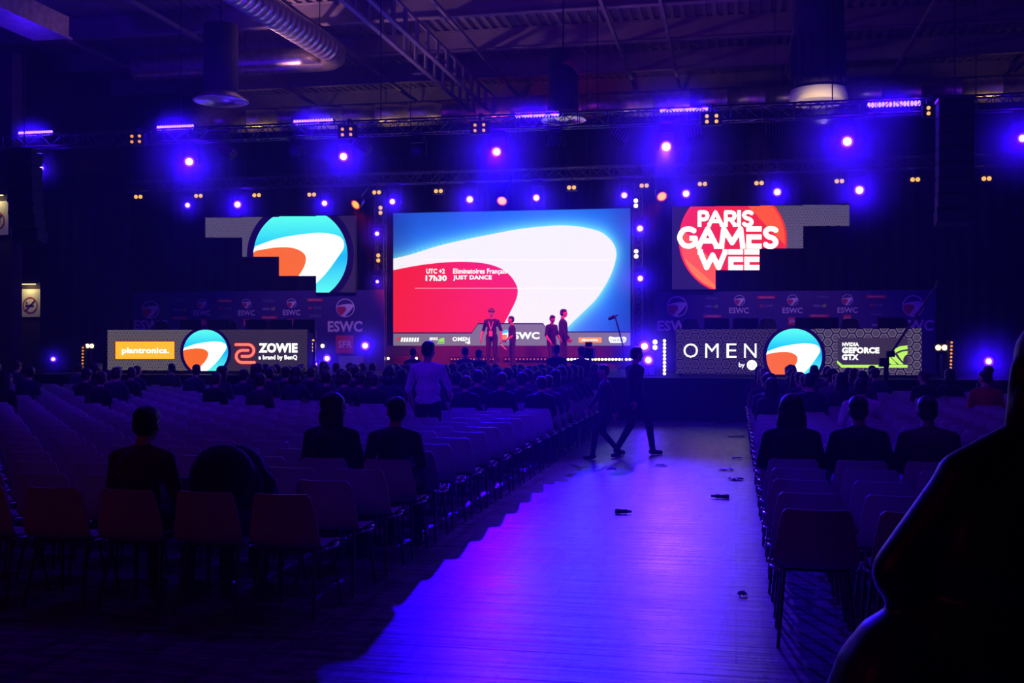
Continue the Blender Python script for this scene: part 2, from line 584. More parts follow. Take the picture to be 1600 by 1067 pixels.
# blue field: picture content, a colour that falls from cyan at the sweep's edge to deep blue
def screen_field():
    nu, nv = 150, 90; W_ = np.array(WS)
    vs = []; cols = []
    for j in range(nv + 1):
        for i in range(nu + 1):
            u = 614.5 + (985 - 614.5) * i / nu; v = v_top(u) + (540 - v_top(u)) * j / nv
            vs.append(P(u, v, SY))
            d = np.sqrt(((W_ - np.array((u, v))) ** 2).sum(1)).min()
            t1 = math.exp(-d / 7.0); t2 = math.exp(-d / 34.0)
            base = np.array(srgb(28, 72, 205)); mid = np.array(srgb(40, 125, 255)); edge = np.array(srgb(110, 225, 255))
            c = base * (1 - t2) + mid * t2; c = c * (1 - t1) + edge * t1
            e = min(u - 614.5, 985 - u, 999) / 40.0
            c = c * (0.62 + .38 * min(1, e)) if e < 1 else c
            cols.append((*c, 1))
    fs = [(j * (nu + 1) + i, (j + 1) * (nu + 1) + i, (j + 1) * (nu + 1) + i + 1, j * (nu + 1) + i + 1) for j in range(nv) for i in range(nu)]
    mb = MB(); mb.add(vs, fs, 0)
    m = bpy.data.materials.new('screen_blue_field'); m.use_nodes = True
    b_ = m.node_tree.nodes['Principled BSDF']; b_.inputs['Base Color'].default_value = (.005, .005, .005, 1)
    at = m.node_tree.nodes.new('ShaderNodeAttribute'); at.attribute_name = 'picture'
    m.node_tree.links.new(at.outputs['Color'], b_.inputs['Emission Color']); b_.inputs['Emission Strength'].default_value = GAIN
    o = mb.build('picture_field', m, sc)
    ca = o.data.color_attributes.new('picture', 'FLOAT_COLOR', 'POINT')
    ca.data.foreach_set('color', np.array(cols, dtype=np.float32).ravel())
    return o


GAIN = 1.10
screen_field()
E = lambda name, r, g, b_, k=1.0: glow(name, srgb(r, g, b_), GAIN * k)
pm = [E('screen_white', 244, 236, 250), E('screen_red', 240, 30, 14), E('screen_grey', 122, 106, 122), E('screen_dark', 30, 8, 36),
      E('screen_text', 255, 255, 255, 1.2), E('screen_orange', 255, 150, 40), E('screen_cyan', 60, 195, 245), E('screen_green', 150, 225, 60),
      E('screen_warm', 240, 120, 30), E('screen_line', 255, 150, 160), E('screen_pale_line', 255, 252, 255)]
pb = MB(); e = .008
pix(pb, [(u, v) for u, v in WS] + [(614.5, 523)], SY - e, 0)
pix(pb, [(u, v) for u, v in RS] + [(614.5, 523)], SY - 2 * e, 1)
rect(pb, 660, 405.2, 955, 406.4, SY - 3 * e, 10)
rect(pb, 648, 449.8, 808, 450.9, SY - 3 * e, 9); rect(pb, 808, 449.8, 942, 450.9, SY - 3 * e, 10)
strip = [(614.5, 521), (737, 521), (747, 506.5), (848.5, 506.5), (857.5, 519.5), (985, 519.5), (985, 540), (614.5, 540)]
pix(pb, [(u, v - 1.8) for u, v in strip[:6]] + [(985, 530), (614.5, 530)], SY - 3 * e, 3)
pix(pb, strip, SY - 4 * e, 2)
T = SY - 5 * e
put_text(pb, 'UTC +2', (666, 419.8, 695, 427.6), T, 4, .03); put_text(pb, '17h30', (665, 430, 698, 439), T, 4, .04)
put_text(pb, 'Eliminatoires Français', (708, 419.5, 791.5, 429.5), T, 4, .02); put_text(pb, 'JUST DANCE', (708, 430, 768.5, 438.6), T, 4, .035)
# sponsor strip
pix(pb, circle(623, 529.5, 2.4, 16), T, 1)
for k in range(7): pix(pb, [(626 + k * 4.1, 534), (627.4 + k * 4.1, 527.5), (630.2 + k * 4.1, 527.5), (628.8 + k * 4.1, 534)], T, 4)
put_text(pb, 'GEFORCE', (671, 527, 684, 531.5), T, 4, .05)
pix(pb, [(684, 534), (687, 529), (694, 527.5), (694.5, 534.5)], T, 7); rect(pb, 683, 535.4, 694.5, 536.8, T, 7)
put_text(pb, 'OMEN', (707, 526.5, 734, 533), T, 4, .03); pix(pb, circle(732.3, 535.3, 2.4, 20), T, 4); rect(pb, 727, 534.6, 729.5, 536, T, 4)
put_logo(pb, 791.5, 524, 8.8, T, None, 6, 4, 8, dy=.003)
put_text(pb, 'ESWC', (793.5, 518.8, 843, 529.8), T - 3 * e, 4, .04)
rect(pb, 887.5, 528, 891, 531.5, T, 4)
rect(pb, 904, 527, 940, 535.2, T, 5); put_text(pb, 'plantronics.', (909, 529, 935, 533.4), T - e, 4, .04)
pix(pb, [(951, 527), (953, 525.5), (960, 527), (976, 526), (979, 528.5), (978, 533), (975, 535.5), (954, 535.5), (951.5, 532)], T, 4)
put_text(pb, 'twitch', (953.5, 527.5, 976.5, 533.8), T - e, 2, .0)
pb.build('picture_shapes', pm, sc)

# ------------------------------------------------------------------ side led panels on top of the backdrops
PY = 29.0
HEXB, HEXD = srgb(118, 104, 142), srgb(16, 8, 38)
M_hex = hex_mat('led_honeycomb', srgb(120, 107, 144), srgb(8, 4, 24), 6.9)
M_hexdim = hex_mat('led_honeycomb_dim', srgb(60, 40, 92), srgb(12, 5, 40), 6.9)
M_hexd = hex_mat('led_honeycomb_front', srgb(124, 113, 124), srgb(10, 6, 16), 6.4)
M_hexr = hex_mat('led_honeycomb_wide', srgb(114, 98, 130), srgb(10, 6, 20), 5.1)
M_hexrdim = hex_mat('led_honeycomb_wide_dim', srgb(72, 52, 92), srgb(14, 8, 40), 5.1)
M_hexddim = hex_mat('led_honeycomb_front_dim', srgb(76, 60, 84), srgb(18, 10, 34), 6.4)


def cyan_mat():
    m = bpy.data.materials.new('led_cyan_field'); m.use_nodes = True; nt = m.node_tree
    b_ = nt.nodes['Principled BSDF']; b_.inputs['Base Color'].default_value = (.005, .005, .005, 1)
    tc = nt.nodes.new('ShaderNodeTexCoord'); sp = nt.nodes.new('ShaderNodeSeparateXYZ'); rp = nt.nodes.new('ShaderNodeValToRGB')
    nt.links.new(tc.outputs['Generated'], sp.inputs[0]); nt.links.new(sp.outputs[2], rp.inputs[0])
    el = rp.color_ramp.elements
    el[0].position = .0; el[0].color = (*srgb(90, 245, 245), 1); el[1].position = 1; el[1].color = (*srgb(90, 252, 240), 1)
    x = el.new(.45); x.color = (*srgb(18, 180, 250), 1); x = el.new(.65); x.color = (*srgb(40, 205, 250), 1)
    nt.links.new(rp.outputs[0], b_.inputs['Emission Color']); b_.inputs['Emission Strength'].default_value = GAIN
    return m


M_cyan = cyan_mat()
LM = [M_hex, E('led_navy', 20, 2, 72, .8), M_cyan, E('led_white', 255, 255, 255, 1.5), E('led_orange', 244, 104, 14), M_hexdim,
      E('led_red', 246, 40, 26), E('led_coral', 255, 84, 36), E('led_amber', 250, 186, 36), E('led_green', 186, 240, 96), E('led_slate', 62, 48, 74, .8),
      E('led_salmon', 255, 132, 112), E('led_maroon', 150, 8, 20, .9), E('led_grey', 120, 120, 120), E('led_flame', 255, 122, 30), E('led_crimson', 236, 36, 52)]

# left panel
t = thing('honeycomb_screen', 'stepped honeycomb screen with cut-off round blue and orange logo', 'screen', P(440, 457, PY))
MBp = MB(); dB = MB()
LT = [(321, 340, 378.5, 371), (378.5, 339, 436, 401), (436, 338, 494, 431), (494, 337, 555, 457)]
for k, (u0, v0, u1, v1) in enumerate(LT):
    q0, q1 = P(u0, v0, PY + .02), P(u1, v1, PY + .02)
    MBp.box(((q0.x + q1.x) / 2, PY + .1, (q0.z + q1.z) / 2), (q1.x - q0.x, .14, q0.z - q1.z))
    rect(dB, u0, v0, u1, v1, PY, 0 if u1 < 500 else 5)
MBp.build('casing', M_black, t)
put_logo(dB, 469.5, 398.5, 73.5, PY, 1, 2, 3, 4, windows=LT)
dB.build('display', LM, t)
# right panel
t = thing('honeycomb_screen', 'stepped honeycomb screen with cut-off round red logo and white words', 'screen', P(1190, 452, PY))
MBp = MB(); dB = MB()
RT = [(1050, 322.5, 1118, 452), (1118, 322, 1187, 422), (1187, 321, 1255, 388), (1255, 320, 1327, 353)]
for k, (u0, v0, u1, v1) in enumerate(RT):
    q0, q1 = P(u0, v0, PY + .02), P(u1, v1, PY + .02)
    MBp.box(((q0.x + q1.x) / 2, PY + .1, (q0.z + q1.z) / 2), (q1.x - q0.x, .14, q0.z - q1.z))
    rect(dB, u0, v0, u1, v1, PY, 5 if k == 0 else 0)
MBp.build('casing', M_black, t)
q = P(1084, 452, PY)
MB().box((q.x, PY + .1, q.z - .05), (1.0, .1, .1)).build('mount_foot', M_black, t)


def put_clip(mb, pts, wins, Y, mi):
    for w in wins:
        q = clip_rect(pts, *w)
        if len(q) >= 3: pix(mb, q, Y, mi)


put_clip(dB, circle(1145, 375, 84.5, 80), RT, PY - .008, 6)
put_clip(dB, circle(1145, 375, 81.5, 80), RT, PY - .016, 7)


def band(u0, u1):   # crimson diagonal band of the logo, clipped to the disc by its own outline
    pts = circle(1145, 375, 81.5, 80)
    pts = clip_poly(pts, lambda p: (p[0] - u0) - (p[1] - 330) * .95); pts = clip_poly(pts, lambda p: (u1 - p[0]) + (p[1] - 330) * .95)
    return pts


put_clip(dB, band(1040, 1176), RT, PY - .024, 15)
put_clip(dB, clip_poly(clip_poly(circle(1145, 375, 81.5, 80), lambda p: p[1] - 386), lambda p: 1060 + (p[1] - 395) * 1.15 - p[0]), RT, PY - .024, 14)
GLYPH = {
    'P': [[(0, 1), (0, 0), (.62, 0), (.9, .07), (1, .28), (.9, .48), (.62, .56), (0, .56)]], 'A': [[(0, 1), (.5, 0), (1, 1)], [(.24, .70), (.76, .70)]],
    'I': [[(.5, 0), (.5, 1)]], 'M': [[(0, 1), (.10, 0), (.5, .8), (.90, 0), (1, 1)]], 'E': [[(0, 0), (1, 0)], [(1, .47), (0, .47), (0, 1), (1, 1)]], 'W': [[(0, 0), (.26, 1), (.5, .2), (.74, 1), (1, 0)]],
    'S': [spline([(1, .10), (.72, 0), (.28, .01), (.03, .22), (.28, .45), (.72, .54), (.97, .77), (.70, .99), (.26, 1), (0, .88)], 4)],
    'G': [spline([(.95, .14), (.6, 0), (.22, .10), (0, .5), (.22, .90), (.6, 1), (.97, .86)], 4), [(.97, .86), (.97, .54), (.62, .54)]]}
GLYPH['R'] = [GLYPH['P'][0], [(.55, .56), (1, 1)]]


def stroke_letters(mb, word, spans, v0, v1, w, Y, mi):
    for ch, (u0, u1) in zip(word, spans):
        a_, b_ = u0 + w / 2, u1 - w / 2
        if b_ < a_: a_ = b_ = (u0 + u1) / 2
        for pl in GLYPH[ch]:
            pp = [(a_ + (b_ - a_) * x, v0 + w / 2 + (v1 - v0 - w) * y) for x, y in pl]
            if ch in 'EI':          # straight strokes with square ends and corners
                for p, q_ in zip(pp, pp[1:]):
                    rect(mb, min(p[0], q_[0]) - w / 2, min(p[1], q_[1]) - w / 2, max(p[0], q_[0]) + w / 2, max(p[1], q_[1]) + w / 2, Y, mi)
            else:
                stroke(mb, pp, w, Y, mi, cap=False)
                for x, y in (pp[0], pp[-1]):
                    if ch in 'PRAMW': rect(mb, x - w * .5, y - w * .5, x + w * .5, y + w * .5, Y - .0004, mi)


def stroke(mb, pts, w, Y, mi, cap=True):
    """thick pixel polyline as quads with round joints"""
    for a_, b__ in zip(pts, pts[1:]):
        dx, dy_ = b__[0] - a_[0], b__[1] - a_[1]; L_ = math.hypot(dx, dy_) or 1
        nx, ny = -dy_ / L_ * w / 2, dx / L_ * w / 2
        pix(mb, [(a_[0] + nx, a_[1] + ny), (b__[0] + nx, b__[1] + ny), (b__[0] - nx, b__[1] - ny), (a_[0] - nx, a_[1] - ny)], Y, mi)
    for i, p in enumerate(pts):
        if cap or 0 < i < len(pts) - 1: pix(mb, circle(p[0], p[1], w / 2, 14), Y - .0005 * (1 + i % 3), mi)


stroke_letters(dB, 'PARIS', [(1090, 1108.5), (1105, 1131), (1131, 1151), (1151.5, 1158), (1159, 1178)], 328.5, 354.5, 6.0, PY - .034, 3)
stroke_letters(dB, 'GAMES', [(1058, 1091), (1088, 1123.5), (1123.5, 1164.5), (1166, 1190), (1191.5, 1217)], 353.5, 388.5, 8.0, PY - .037, 3)
stroke_letters(dB, 'WEE', [(1090, 1137), (1138, 1161), (1163, 1186.5)], 389.5, 422, 8.0, PY - .040, 3)
dB.build('display', LM, t)

# ------------------------------------------------------------------ printed sponsor backdrops
BY = 29.1
bm_ = [mat('banner_navy', (.045, .018, .16), .7), mat('print_white', (.80, .66, .70), .7), mat('print_red', (.72, .04, .06), .7), mat('print_grey', (.28, .24, .30), .7),
       mat('print_green', (.25, .34, .10), .7), mat('print_crimson', (.55, .02, .08), .7)]


def print_logo(mb, cu, cv, r):
    pix(mb, circle(cu, cv, r, 40), BY - .006, 1); pix(mb, circle(cu, cv, r * .9, 40), BY - .010, 0)
    sh = lambda L: [(cu + r * .93 * a_, cv + r * .93 * b__) for a_, b__ in L]
    pix(mb, sh(LOGO_W), BY - .014, 1); pix(mb, sh(LOGO_O), BY - .018, 5)


def backdrop(label, u0, u1, big, small, bars, sq, misc):
    q0, q1 = P(u0, 456.5, BY), P(u1, 456.5, BY)
    o = MB(); H = q0.z
    o.box(((q0.x + q1.x) / 2, BY + .04, (H + STZ) / 2), (q1.x - q0.x, .06, H - STZ), mi=0)
    for cu, cv, r, tb in big:
        print_logo(o, cu, cv, r); put_text(o, 'ESWC', tb, BY - .006, 1, .035)
    for cu, cv, r, tb in small:
        print_logo(o, cu, cv, r); put_text(o, 'ESWC', tb, BY - .006, 1, .02)
    for cu, cv, w in bars:
        rect(o, cu - w / 2, cv - 2.3, cu + w / 2, cv + 2.3, BY - .006, 2); put_text(o, 'plantronics.', (cu - w * .36, cv - 1.1, cu + w * .36, cv + 1.3), BY - .01, 1, .02)
    for cu, cv, w in sq:
        rect(o, cu - w / 2, cv - w / 2, cu + w / 2, cv + w / 2, BY - .006, 2)
        put_text(o, 'SFR', (cu - w * .36, cv - w * .2, cu + w * .42, cv + w * .2), BY - .01, 1, .02)
    for cu, cv, s in misc:
        if s == 'OMEN': put_text(o, s, (cu - 9, cv - 2.2, cu + 9, cv + 2.2), BY - .006, 3, .0)
        elif s == 'ZOWIE': rect(o, cu - 10, cv - 2, cu - 5, cv + 2, BY - .006, 5); put_text(o, s, (cu - 3, cv - 2, cu + 10, cv + 1.5), BY - .006, 3, .02)
        else:
            put_text(o, s, (cu - 10, cv - 2, cu + 1, cv + 1.5), BY - .006, 1, .0); pix(o, [(cu + 2, cv + 1.5), (cu + 4, cv - 2), (cu + 10, cv - 3.5), (cu + 10, cv + 2.5)], BY - .006, 4)
    ob = o.build('sponsor_backdrop', bm_)
    return tag(ob, label, 'backdrop')


backdrop('navy printed backdrop with logos behind the desk with the yellow sign', 206, 600,
         [(235, 484, 14, (209, 500, 262, 516)), (539.5, 481, 14.6, (512, 501.5, 566, 518.5))],
         [(315.5, 475, 7.6, (302.5, 484.5, 328, 493)), (385, 474.5, 7.6, (372, 484.5, 398, 493)), (455.5, 474, 7.6, (442, 484, 469, 492.5))],
         [(351, 470, 23), (281, 497, 24), (492, 468.5, 24), (420.5, 496, 24)],
         [(317, 504, 11), (385.5, 504, 11), (455, 504, 12), (538.6, 538, 27.7)],
         [(351, 482, 'ZOWIE'), (351, 494.5, 'OMEN'), (281, 484, 'GEFORCE'), (492, 481, 'ZOWIE'), (492, 493.5, 'OMEN'), (420, 483, 'GEFORCE'), (420, 470, 'OMEN'), (281, 469, 'OMEN')])
backdrop('navy printed backdrop with logos behind the desk with the green eye', 1022, 1462,
         [(1058, 479, 16.2, (1027, 500.5, 1088, 517.5)), (1427, 478, 17, (1398, 499.5, 1459, 517))],
         [(1155.5, 469.5, 8.5, (1139, 480.5, 1170, 489.5)), (1238.5, 469, 8.7, (1222.5, 480.5, 1254, 489.5)), (1324, 468.5, 8.7, (1308.5, 480, 1340, 488.8))],
         [(1197, 464.5, 28), (1113, 494, 28), (1280, 493.5, 30), (1369, 463.5, 31)],
         [(1156, 503.5, 12.5), (1238, 502, 12.5), (1324, 498, 12.5)],
         [(1197, 478, 'ZOWIE'), (1112, 479, 'GEFORCE'), (1281, 478, 'GEFORCE'), (1369, 477, 'ZOWIE'), (1369, 491, 'OMEN'), (1285, 464, 'OMEN'), (1112, 466, 'OMEN'), (1372, 508, 'GEFORCE')])

# ------------------------------------------------------------------ desks with led fronts
DY = 25.3


def desk(label, u0, v0a, u1, v0b, v1a, v1b):
    q0, q1 = P(u0, v0a, DY), P(u1, v0b, DY)
    t = thing('caster_desk', label, 'desk', ((q0.x + q1.x) / 2, DY + .3, STZ))
    ztop = (q0.z + q1.z) / 2; zb = (P(u0, v1a, DY).z + P(u1, v1b, DY).z) / 2
    MB().box(((q0.x + q1.x) / 2, DY + .45, ztop - .3), (q1.x - q0.x - .1, .7, .04)).build('worktop', M_black, t)
    MB().box(((q0.x + q1.x) / 2, DY + .06, (ztop + zb) / 2), (q1.x - q0.x, .1, ztop - zb)).build('casing', M_black, t)
    k = 4
    for i in range(k):
        x = q0.x + .1 + (q1.x - q0.x - .2) * i / (k - 1)
        f = MB(); f.box((x, DY + .2, (STZ + zb + .1) / 2), (.06, .12, zb + .1 - STZ)); f.box((x, DY + .72, (STZ + ztop - .32) / 2), (.06, .06, ztop - .32 - STZ))
        f.box((x, DY + .46, STZ + .1), (.04, .5, .05)); f.build('trestle', M_dark, t)
    return t, ztop


t, zt = desk('desk with honeycomb led front, yellow sign and round logo', 168, 515.5, 480, 514.5, 578.5, 580.5)
DB = MB(); pix(DB, [(168, 515.3), (340, 515), (340, 579.3), (168, 578.5)], DY, 0); pix(DB, [(340, 515), (480, 514.6), (480, 580.3), (340, 579.3)], DY, 5)
rect(DB, 179, 532.3, 273.5, 562, DY - .006, 12); rect(DB, 180.3, 533.6, 272.5, 560.9, DY - .012, 8)
put_text(DB, 'plantronics.', (190.5, 542.8, 264, 554.6), DY - .018, 3, .028)
put_logo(DB, 321.3, 550, 35, DY - .004, 1, 2, 3, 4, windows=[(270, 515, 370, 579.3)], dy=.006)


def hook(cx, cy, r, a0, a1, n=10):
    return [(cx + r * math.cos(a0 + (a1 - a0) * i / n), cy + r * math.sin(a0 + (a1 - a0) * i / n)) for i in range(n + 1)]


h1 = [(368.5, 538.3)] + hook(387.5, 547.5, 9.2, -PI / 2, PI / 2) + [(378, 556.7)]
h2 = [(387.5, 547.3)] + hook(378.5, 556.8, 9.5, -PI / 2, -3 * PI / 2) + [(397.5, 566.3)]
for h in (h1, h2): stroke(DB, h, 7.2, DY - .006, 12)
for h in (h1, h2): stroke(DB, h, 4.3, DY - .013, 11)
put_text(DB, 'ZOWIE', (404, 536, 464.8, 551), DY - .01, 3, .05); put_text(DB, 'a brand by BenQ', (404, 554.6, 464.2, 563.5), DY - .01, 3, .03)
DB.build('display', [M_hexd] + LM[1:5] + [M_hexddim] + LM[6:], t)

t2, zt2 = desk('desk with honeycomb led front, large white letters and green eye sign', 1056, 514.5, 1440, 512.8, 583.5, 586)
DB = MB(); pix(DB, [(1056, 514.5), (1225, 513.8), (1225, 584.7), (1056, 583.5)], DY, 5); pix(DB, [(1225, 513.8), (1440, 512.8), (1440, 586), (1225, 584.7)], DY, 0)
for s, u0, u1 in (('O', 1068, 1090.5), ('M', 1102, 1122.8), ('E', 1135.3, 1150.8), ('N', 1162.7, 1182)):
    put_text(DB, s, (u0, 536.7, u1, 558.6), DY - .01, 3, -.005)
put_text(DB, 'by', (1154.5, 566.5, 1163.5, 575.5), DY - .01, 3, .01)
pix(DB, circle(1174.8, 570.3, 7.9, 36), DY - .006, 3); put_text(DB, 'hp', (1169.5, 565, 1179.8, 576), DY - .012, 13, -.012, shear=3)
put_logo(DB, 1241, 557, 43.5, DY - .004, 1, 2, 3, 4, windows=[(1180, 513.5, 1300, 585)], dy=.006, ring=1.13)
rect(DB, 1309, 528, 1418, 574, DY - .006, 10)
put_text(DB, 'NVIDIA', (1316, 535, 1342, 541), DY - .012, 3, .04); put_text(DB, 'GEFORCE', (1315.6, 542.5, 1374, 552.2), DY - .012, 3, .055)
put_text(DB, 'GTX', (1315.6, 553.4, 1341.5, 562.4), DY - .012, 3, .05)
pix(DB, [(1308, 563), (1316.5, 570), (1418, 570), (1418, 574.4), (1315, 574.4), (1308, 567.5)], DY - .012, 9)
for pl in ([(1394, 549), (1398, 545), (1406, 541), (1418, 539.6), (1418, 545.4), (1408, 547), (1401, 550), (1397, 553)],
           [(1382, 561), (1390, 557), (1395, 562), (1402, 569.5), (1393, 569.5)],
           [(1391, 555.5), (1397, 552), (1403, 560), (1412, 569.5), (1405, 569.5), (1397, 563)],
           [(1402, 552.5), (1409, 549.5), (1418, 548), (1418, 553.5), (1414, 556), (1411.5, 560), (1411, 565), (1406, 559)]):
    pix(DB, pl, DY - .014, 9)
DB.build('display', [M_hexr] + LM[1:5] + [M_hexrdim] + LM[6:], t2)

# monitors and gaming chairs behind the desks


def monitor(u, Y, label):
    q = P(u, 500, Y); s = px_per_m(u, Y)
    z0 = (zt if u < 800 else zt2) - .28
    t_ = thing('monitor', label, 'monitor', (q.x, Y, z0), 0, 'monitors on the stage desks')
    m1 = MB(); m1.box((q.x, Y, z0 + .36), (.56, .03, .34)); m1.box((q.x, Y + .0, z0 + .36), (.50, .05, .28)); m1.build('screen_housing', M_black, t_)
    m2 = MB(); m2.tube((q.x, Y + .03, z0 + .02), (q.x, Y + .03, z0 + .3), .02); m2.lathe([(0, 0.0), (.12, 0.0), (.12, .015), (.02, .025)], (q.x, Y + .03, z0)); m2.build('stand', M_dark, t_)


def gaming_chair(u, label):
    Y = DY + 1.7; q = P(u, 490, Y)
    t_ = thing('gaming_chair', label, 'chair', (q.x, Y, STZ), 0, 'tall dark chairs behind the stage desks')
    m1 = MB()
    prof = [(.20, .50), (.25, .62), (.27, .85), (.27, 1.0), (.22, 1.1), (.20, 1.2), (.17, 1.30), (.09, 1.345)]
    vs = []
    for hw, z in prof:
        yb = .22 + .12 * (z - .5)
        for sx in (-1, -.6, 0, .6, 1): vs.append((q.x + sx * hw, Y + yb - .05 * abs(sx) ** 2, STZ + z))
    n0 = len(vs); vs2 = [(x, y + .08, z) for x, y, z in vs]
    fs = [(j * 5 + i, j * 5 + i + 1, (j + 1) * 5 + i + 1, (j + 1) * 5 + i) for j in range(len(prof) - 1) for i in range(4)]
    m1.add(vs + vs2, fs + [tuple(k + n0 for k in reversed(f)) for f in fs], 0, True)
    rim = [j * 5 for j in range(len(prof))] + [(len(prof) - 1) * 5 + i for i in range(1, 5)] + [j * 5 + 4 for j in range(len(prof) - 2, -1, -1)] + [3, 2, 1]
    m1.add(vs + vs2, [(rim[i], rim[(i + 1) % len(rim)], rim[(i + 1) % len(rim)] + n0, rim[i] + n0) for i in range(len(rim))], 0)
    m1.build('backrest', M_black, t_)
    MB().ellip((q.x, Y, STZ + .48), (.27, .27, .06)).build('seat', M_black, t_)
    m3 = MB(); m3.tube((q.x, Y, STZ + .1), (q.x, Y, STZ + .44), .03)
    for k in range(5): m3.tube((q.x, Y, STZ + .1), (q.x + .3 * math.cos(k * 1.257), Y + .3 * math.sin(k * 1.257), STZ + .03), .025, .02)
    m3.build('base', M_dark, t_)


for i, u in enumerate([298, 342, 400, 440, 475]):
    monitor(u, DY + .42, 'dark monitor on the yellow-sign desk, %s from its round logo outwards' % ordn(i + 1) if i else 'dark monitor on the yellow-sign desk, next to its yellow sign')
for i, u in enumerate([1120, 1165, 1262, 1290, 1392]):
    monitor(u, DY + .42, 'dark monitor on the green-eye desk, %s from the big screen' % ordn(i + 1))
for i, u in enumerate([243, 352, 415]):
    gaming_chair(u, 'tall dark chair behind the yellow-sign desk, %s from its outer end' % ordn(i + 1))
for i, u in enumerate([1078, 1200, 1330, 1408]):
    gaming_chair(u, 'tall dark chair behind the green-eye desk, %s from the big screen' % ordn(i + 1))

# riser under the screen
r0, r1 = P(560, 540, 32.3), P(1005, 540, 32.3)
tag(MB().box(((r0.x + r1.x) / 2, 32.55, (STZ + 1.62) / 2), (r1.x - r0.x, .5, 1.62 - STZ)).build('screen_riser', mat('riser_cloth', (.05, .035, .04), .85, noise=.15, nscale=5)),
    'low red-lit riser with a dotted light strip under the big screen', 'riser')
q = P(625, 575, 31.4)
tag(MB().box((q.x, 31.6, STZ + .18), (.62, .4, .36)).build('stage_box', _mats['riser_cloth']), 'red-lit box on the stage below the screen corner', 'box')
q = P(545, 572, 28.4)
tag(MB().box((q.x, 28.6, STZ + .2), (.55, .45, .40)).build('floor_monitor', mat('blue_lit_case', (.25, .25, .3), .6)), 'case on stage lit blue under the red square print', 'case')

# ------------------------------------------------------------------ trusses


def truss(name, a, b, h, label, group=None, vertical=False):
    a, b = Vector(a), Vector(b); mb = MB(); L_ = (b - a).length; d = (b - a) / L_
    s1 = Vector((0, 1, 0)); s2 = d.cross(s1)
    o_ = [(-.5, -.5), (.5, -.5), (.5, .5), (-.5, .5)]
    cs = [s1 * (p * h) + s2 * (q_ * h) for p, q_ in o_]
    for c in cs: mb.tube(a + c, b + c, .024, n=6)
    n_ = max(1, int(L_ / (h * 1.1)))
    for i in range(n_):
        p, q_ = a + d * (L_ * i / n_), a + d * (L_ * (i + 1) / n_)
        for k in range(4):
            c0, c1 = cs[k], cs[(k + 1) % 4]
            if i % 2: c0, c1 = c1, c0
            mb.tube(p + c0, q_ + c1, .011, n=5, caps=False)
            mb.tube(p + cs[k], p + cs[(k + 1) % 4], .009, n=4, caps=False)
    o = mb.build(name, M_alu)
    return tag(o, label, 'truss', group)


FT, BT = 24.3, 30.0
zf = 6.66
truss('lighting_truss', (-18.0, FT, zf), (9.5, FT, zf), .30, 'long lattice truss hung over the stage front')
zb = P(800, 297, BT).z + .42
truss('lighting_truss', (-19.8, BT, zb), (9.0, BT, zb), .30, 'long lattice truss hung over the back of the stage')
for i, x in enumerate((-13, -8, -3, 2, 7)):
    tag(MB().tube((x, FT, zf + .17), (x, FT, CEIL), .012, n=6).build('hoist_cable', M_dark), 'thin hoist cable of the front truss, %s counting from the sign side' % ordn(i + 1), 'cable', 'front truss hoist cables')
for i, x in enumerate((-14, -9, -4, 1, 6)):
    tag(MB().tube((x, BT, zb + .17), (x, BT, CEIL), .012, n=6).build('hoist_cable', M_dark), 'thin hoist cable of the rear truss, %s counting from the sign side' % ordn(i + 1), 'cable', 'rear truss hoist cables')
TWY = 31.6
for u, lab in ((591, 'dark lattice tower beside the blue corner of the screen'), (997, 'dark lattice tower beside the screen edge by the microphone')):
    q = P(u, 400, TWY)
    truss('tower_truss', (q.x, TWY + .2, STZ), (q.x, TWY + .2, 6.3), .26, lab)

# ------------------------------------------------------------------ lamps
TOCAM = Vector((-1.5, 8.0, 0.5))


def facing(loc, aim):
    return (Vector(aim) - Vector(loc)).to_track_quat('Z', 'Y').to_matrix()


def halo_mat():
    m = bpy.data.materials.new('halo_volume'); m.use_nodes = True; nt = m.node_tree; nt.nodes.clear(); N = nt.nodes; L = nt.links
    out = N.new('ShaderNodeOutputMaterial'); vs = N.new('ShaderNodeVolumeScatter'); tc = N.new('ShaderNodeTexCoord')
    ln_ = N.new('ShaderNodeVectorMath'); ln_.operation = 'LENGTH'; L.new(tc.outputs['Object'], ln_.inputs[0])
    mr = N.new('ShaderNodeMapRange'); mr.inputs['From Min'].default_value = 1.0; mr.inputs['From Max'].default_value = 0.0
    mr.inputs['To Min'].default_value = 0.0; mr.inputs['To Max'].default_value = 1.0
    L.new(ln_.outputs['Value'], mr.inputs['Value'])
    pw = N.new('ShaderNodeMath'); pw.operation = 'POWER'; pw.inputs[1].default_value = 2.0; L.new(mr.outputs[0], pw.inputs[0])
    ml = N.new('ShaderNodeMath'); ml.operation = 'MULTIPLY'; ml.inputs[1].default_value = 0.75; L.new(pw.outputs[0], ml.inputs[0])
    L.new(ml.outputs[0], vs.inputs['Density']); vs.inputs['Color'].default_value = (.5, .4, 1, 1); vs.inputs['Anisotropy'].default_value = 0.0
    L.new(vs.outputs[0], out.inputs['Volume'])
    return m


M_halo = halo_mat(); _hz = MB(); _hz.ellip((0, 0, 0), 1.0, None, 24, 14); ME_halo = _hz.mesh('lamp_halo', M_halo)


def lamp_halo(c, R, label):  # added volume ball, shaped to give a lamp its bloom-like glow
    o = bpy.data.objects.new('lamp_halo', ME_halo); COL.objects.link(o); o.location = c; o.scale = (R, R, R)
    return tag(o, 'added halo volume round the ' + ' '.join(label.split()[:11]), 'haze', 'added halos around the lamps', 'stuff')


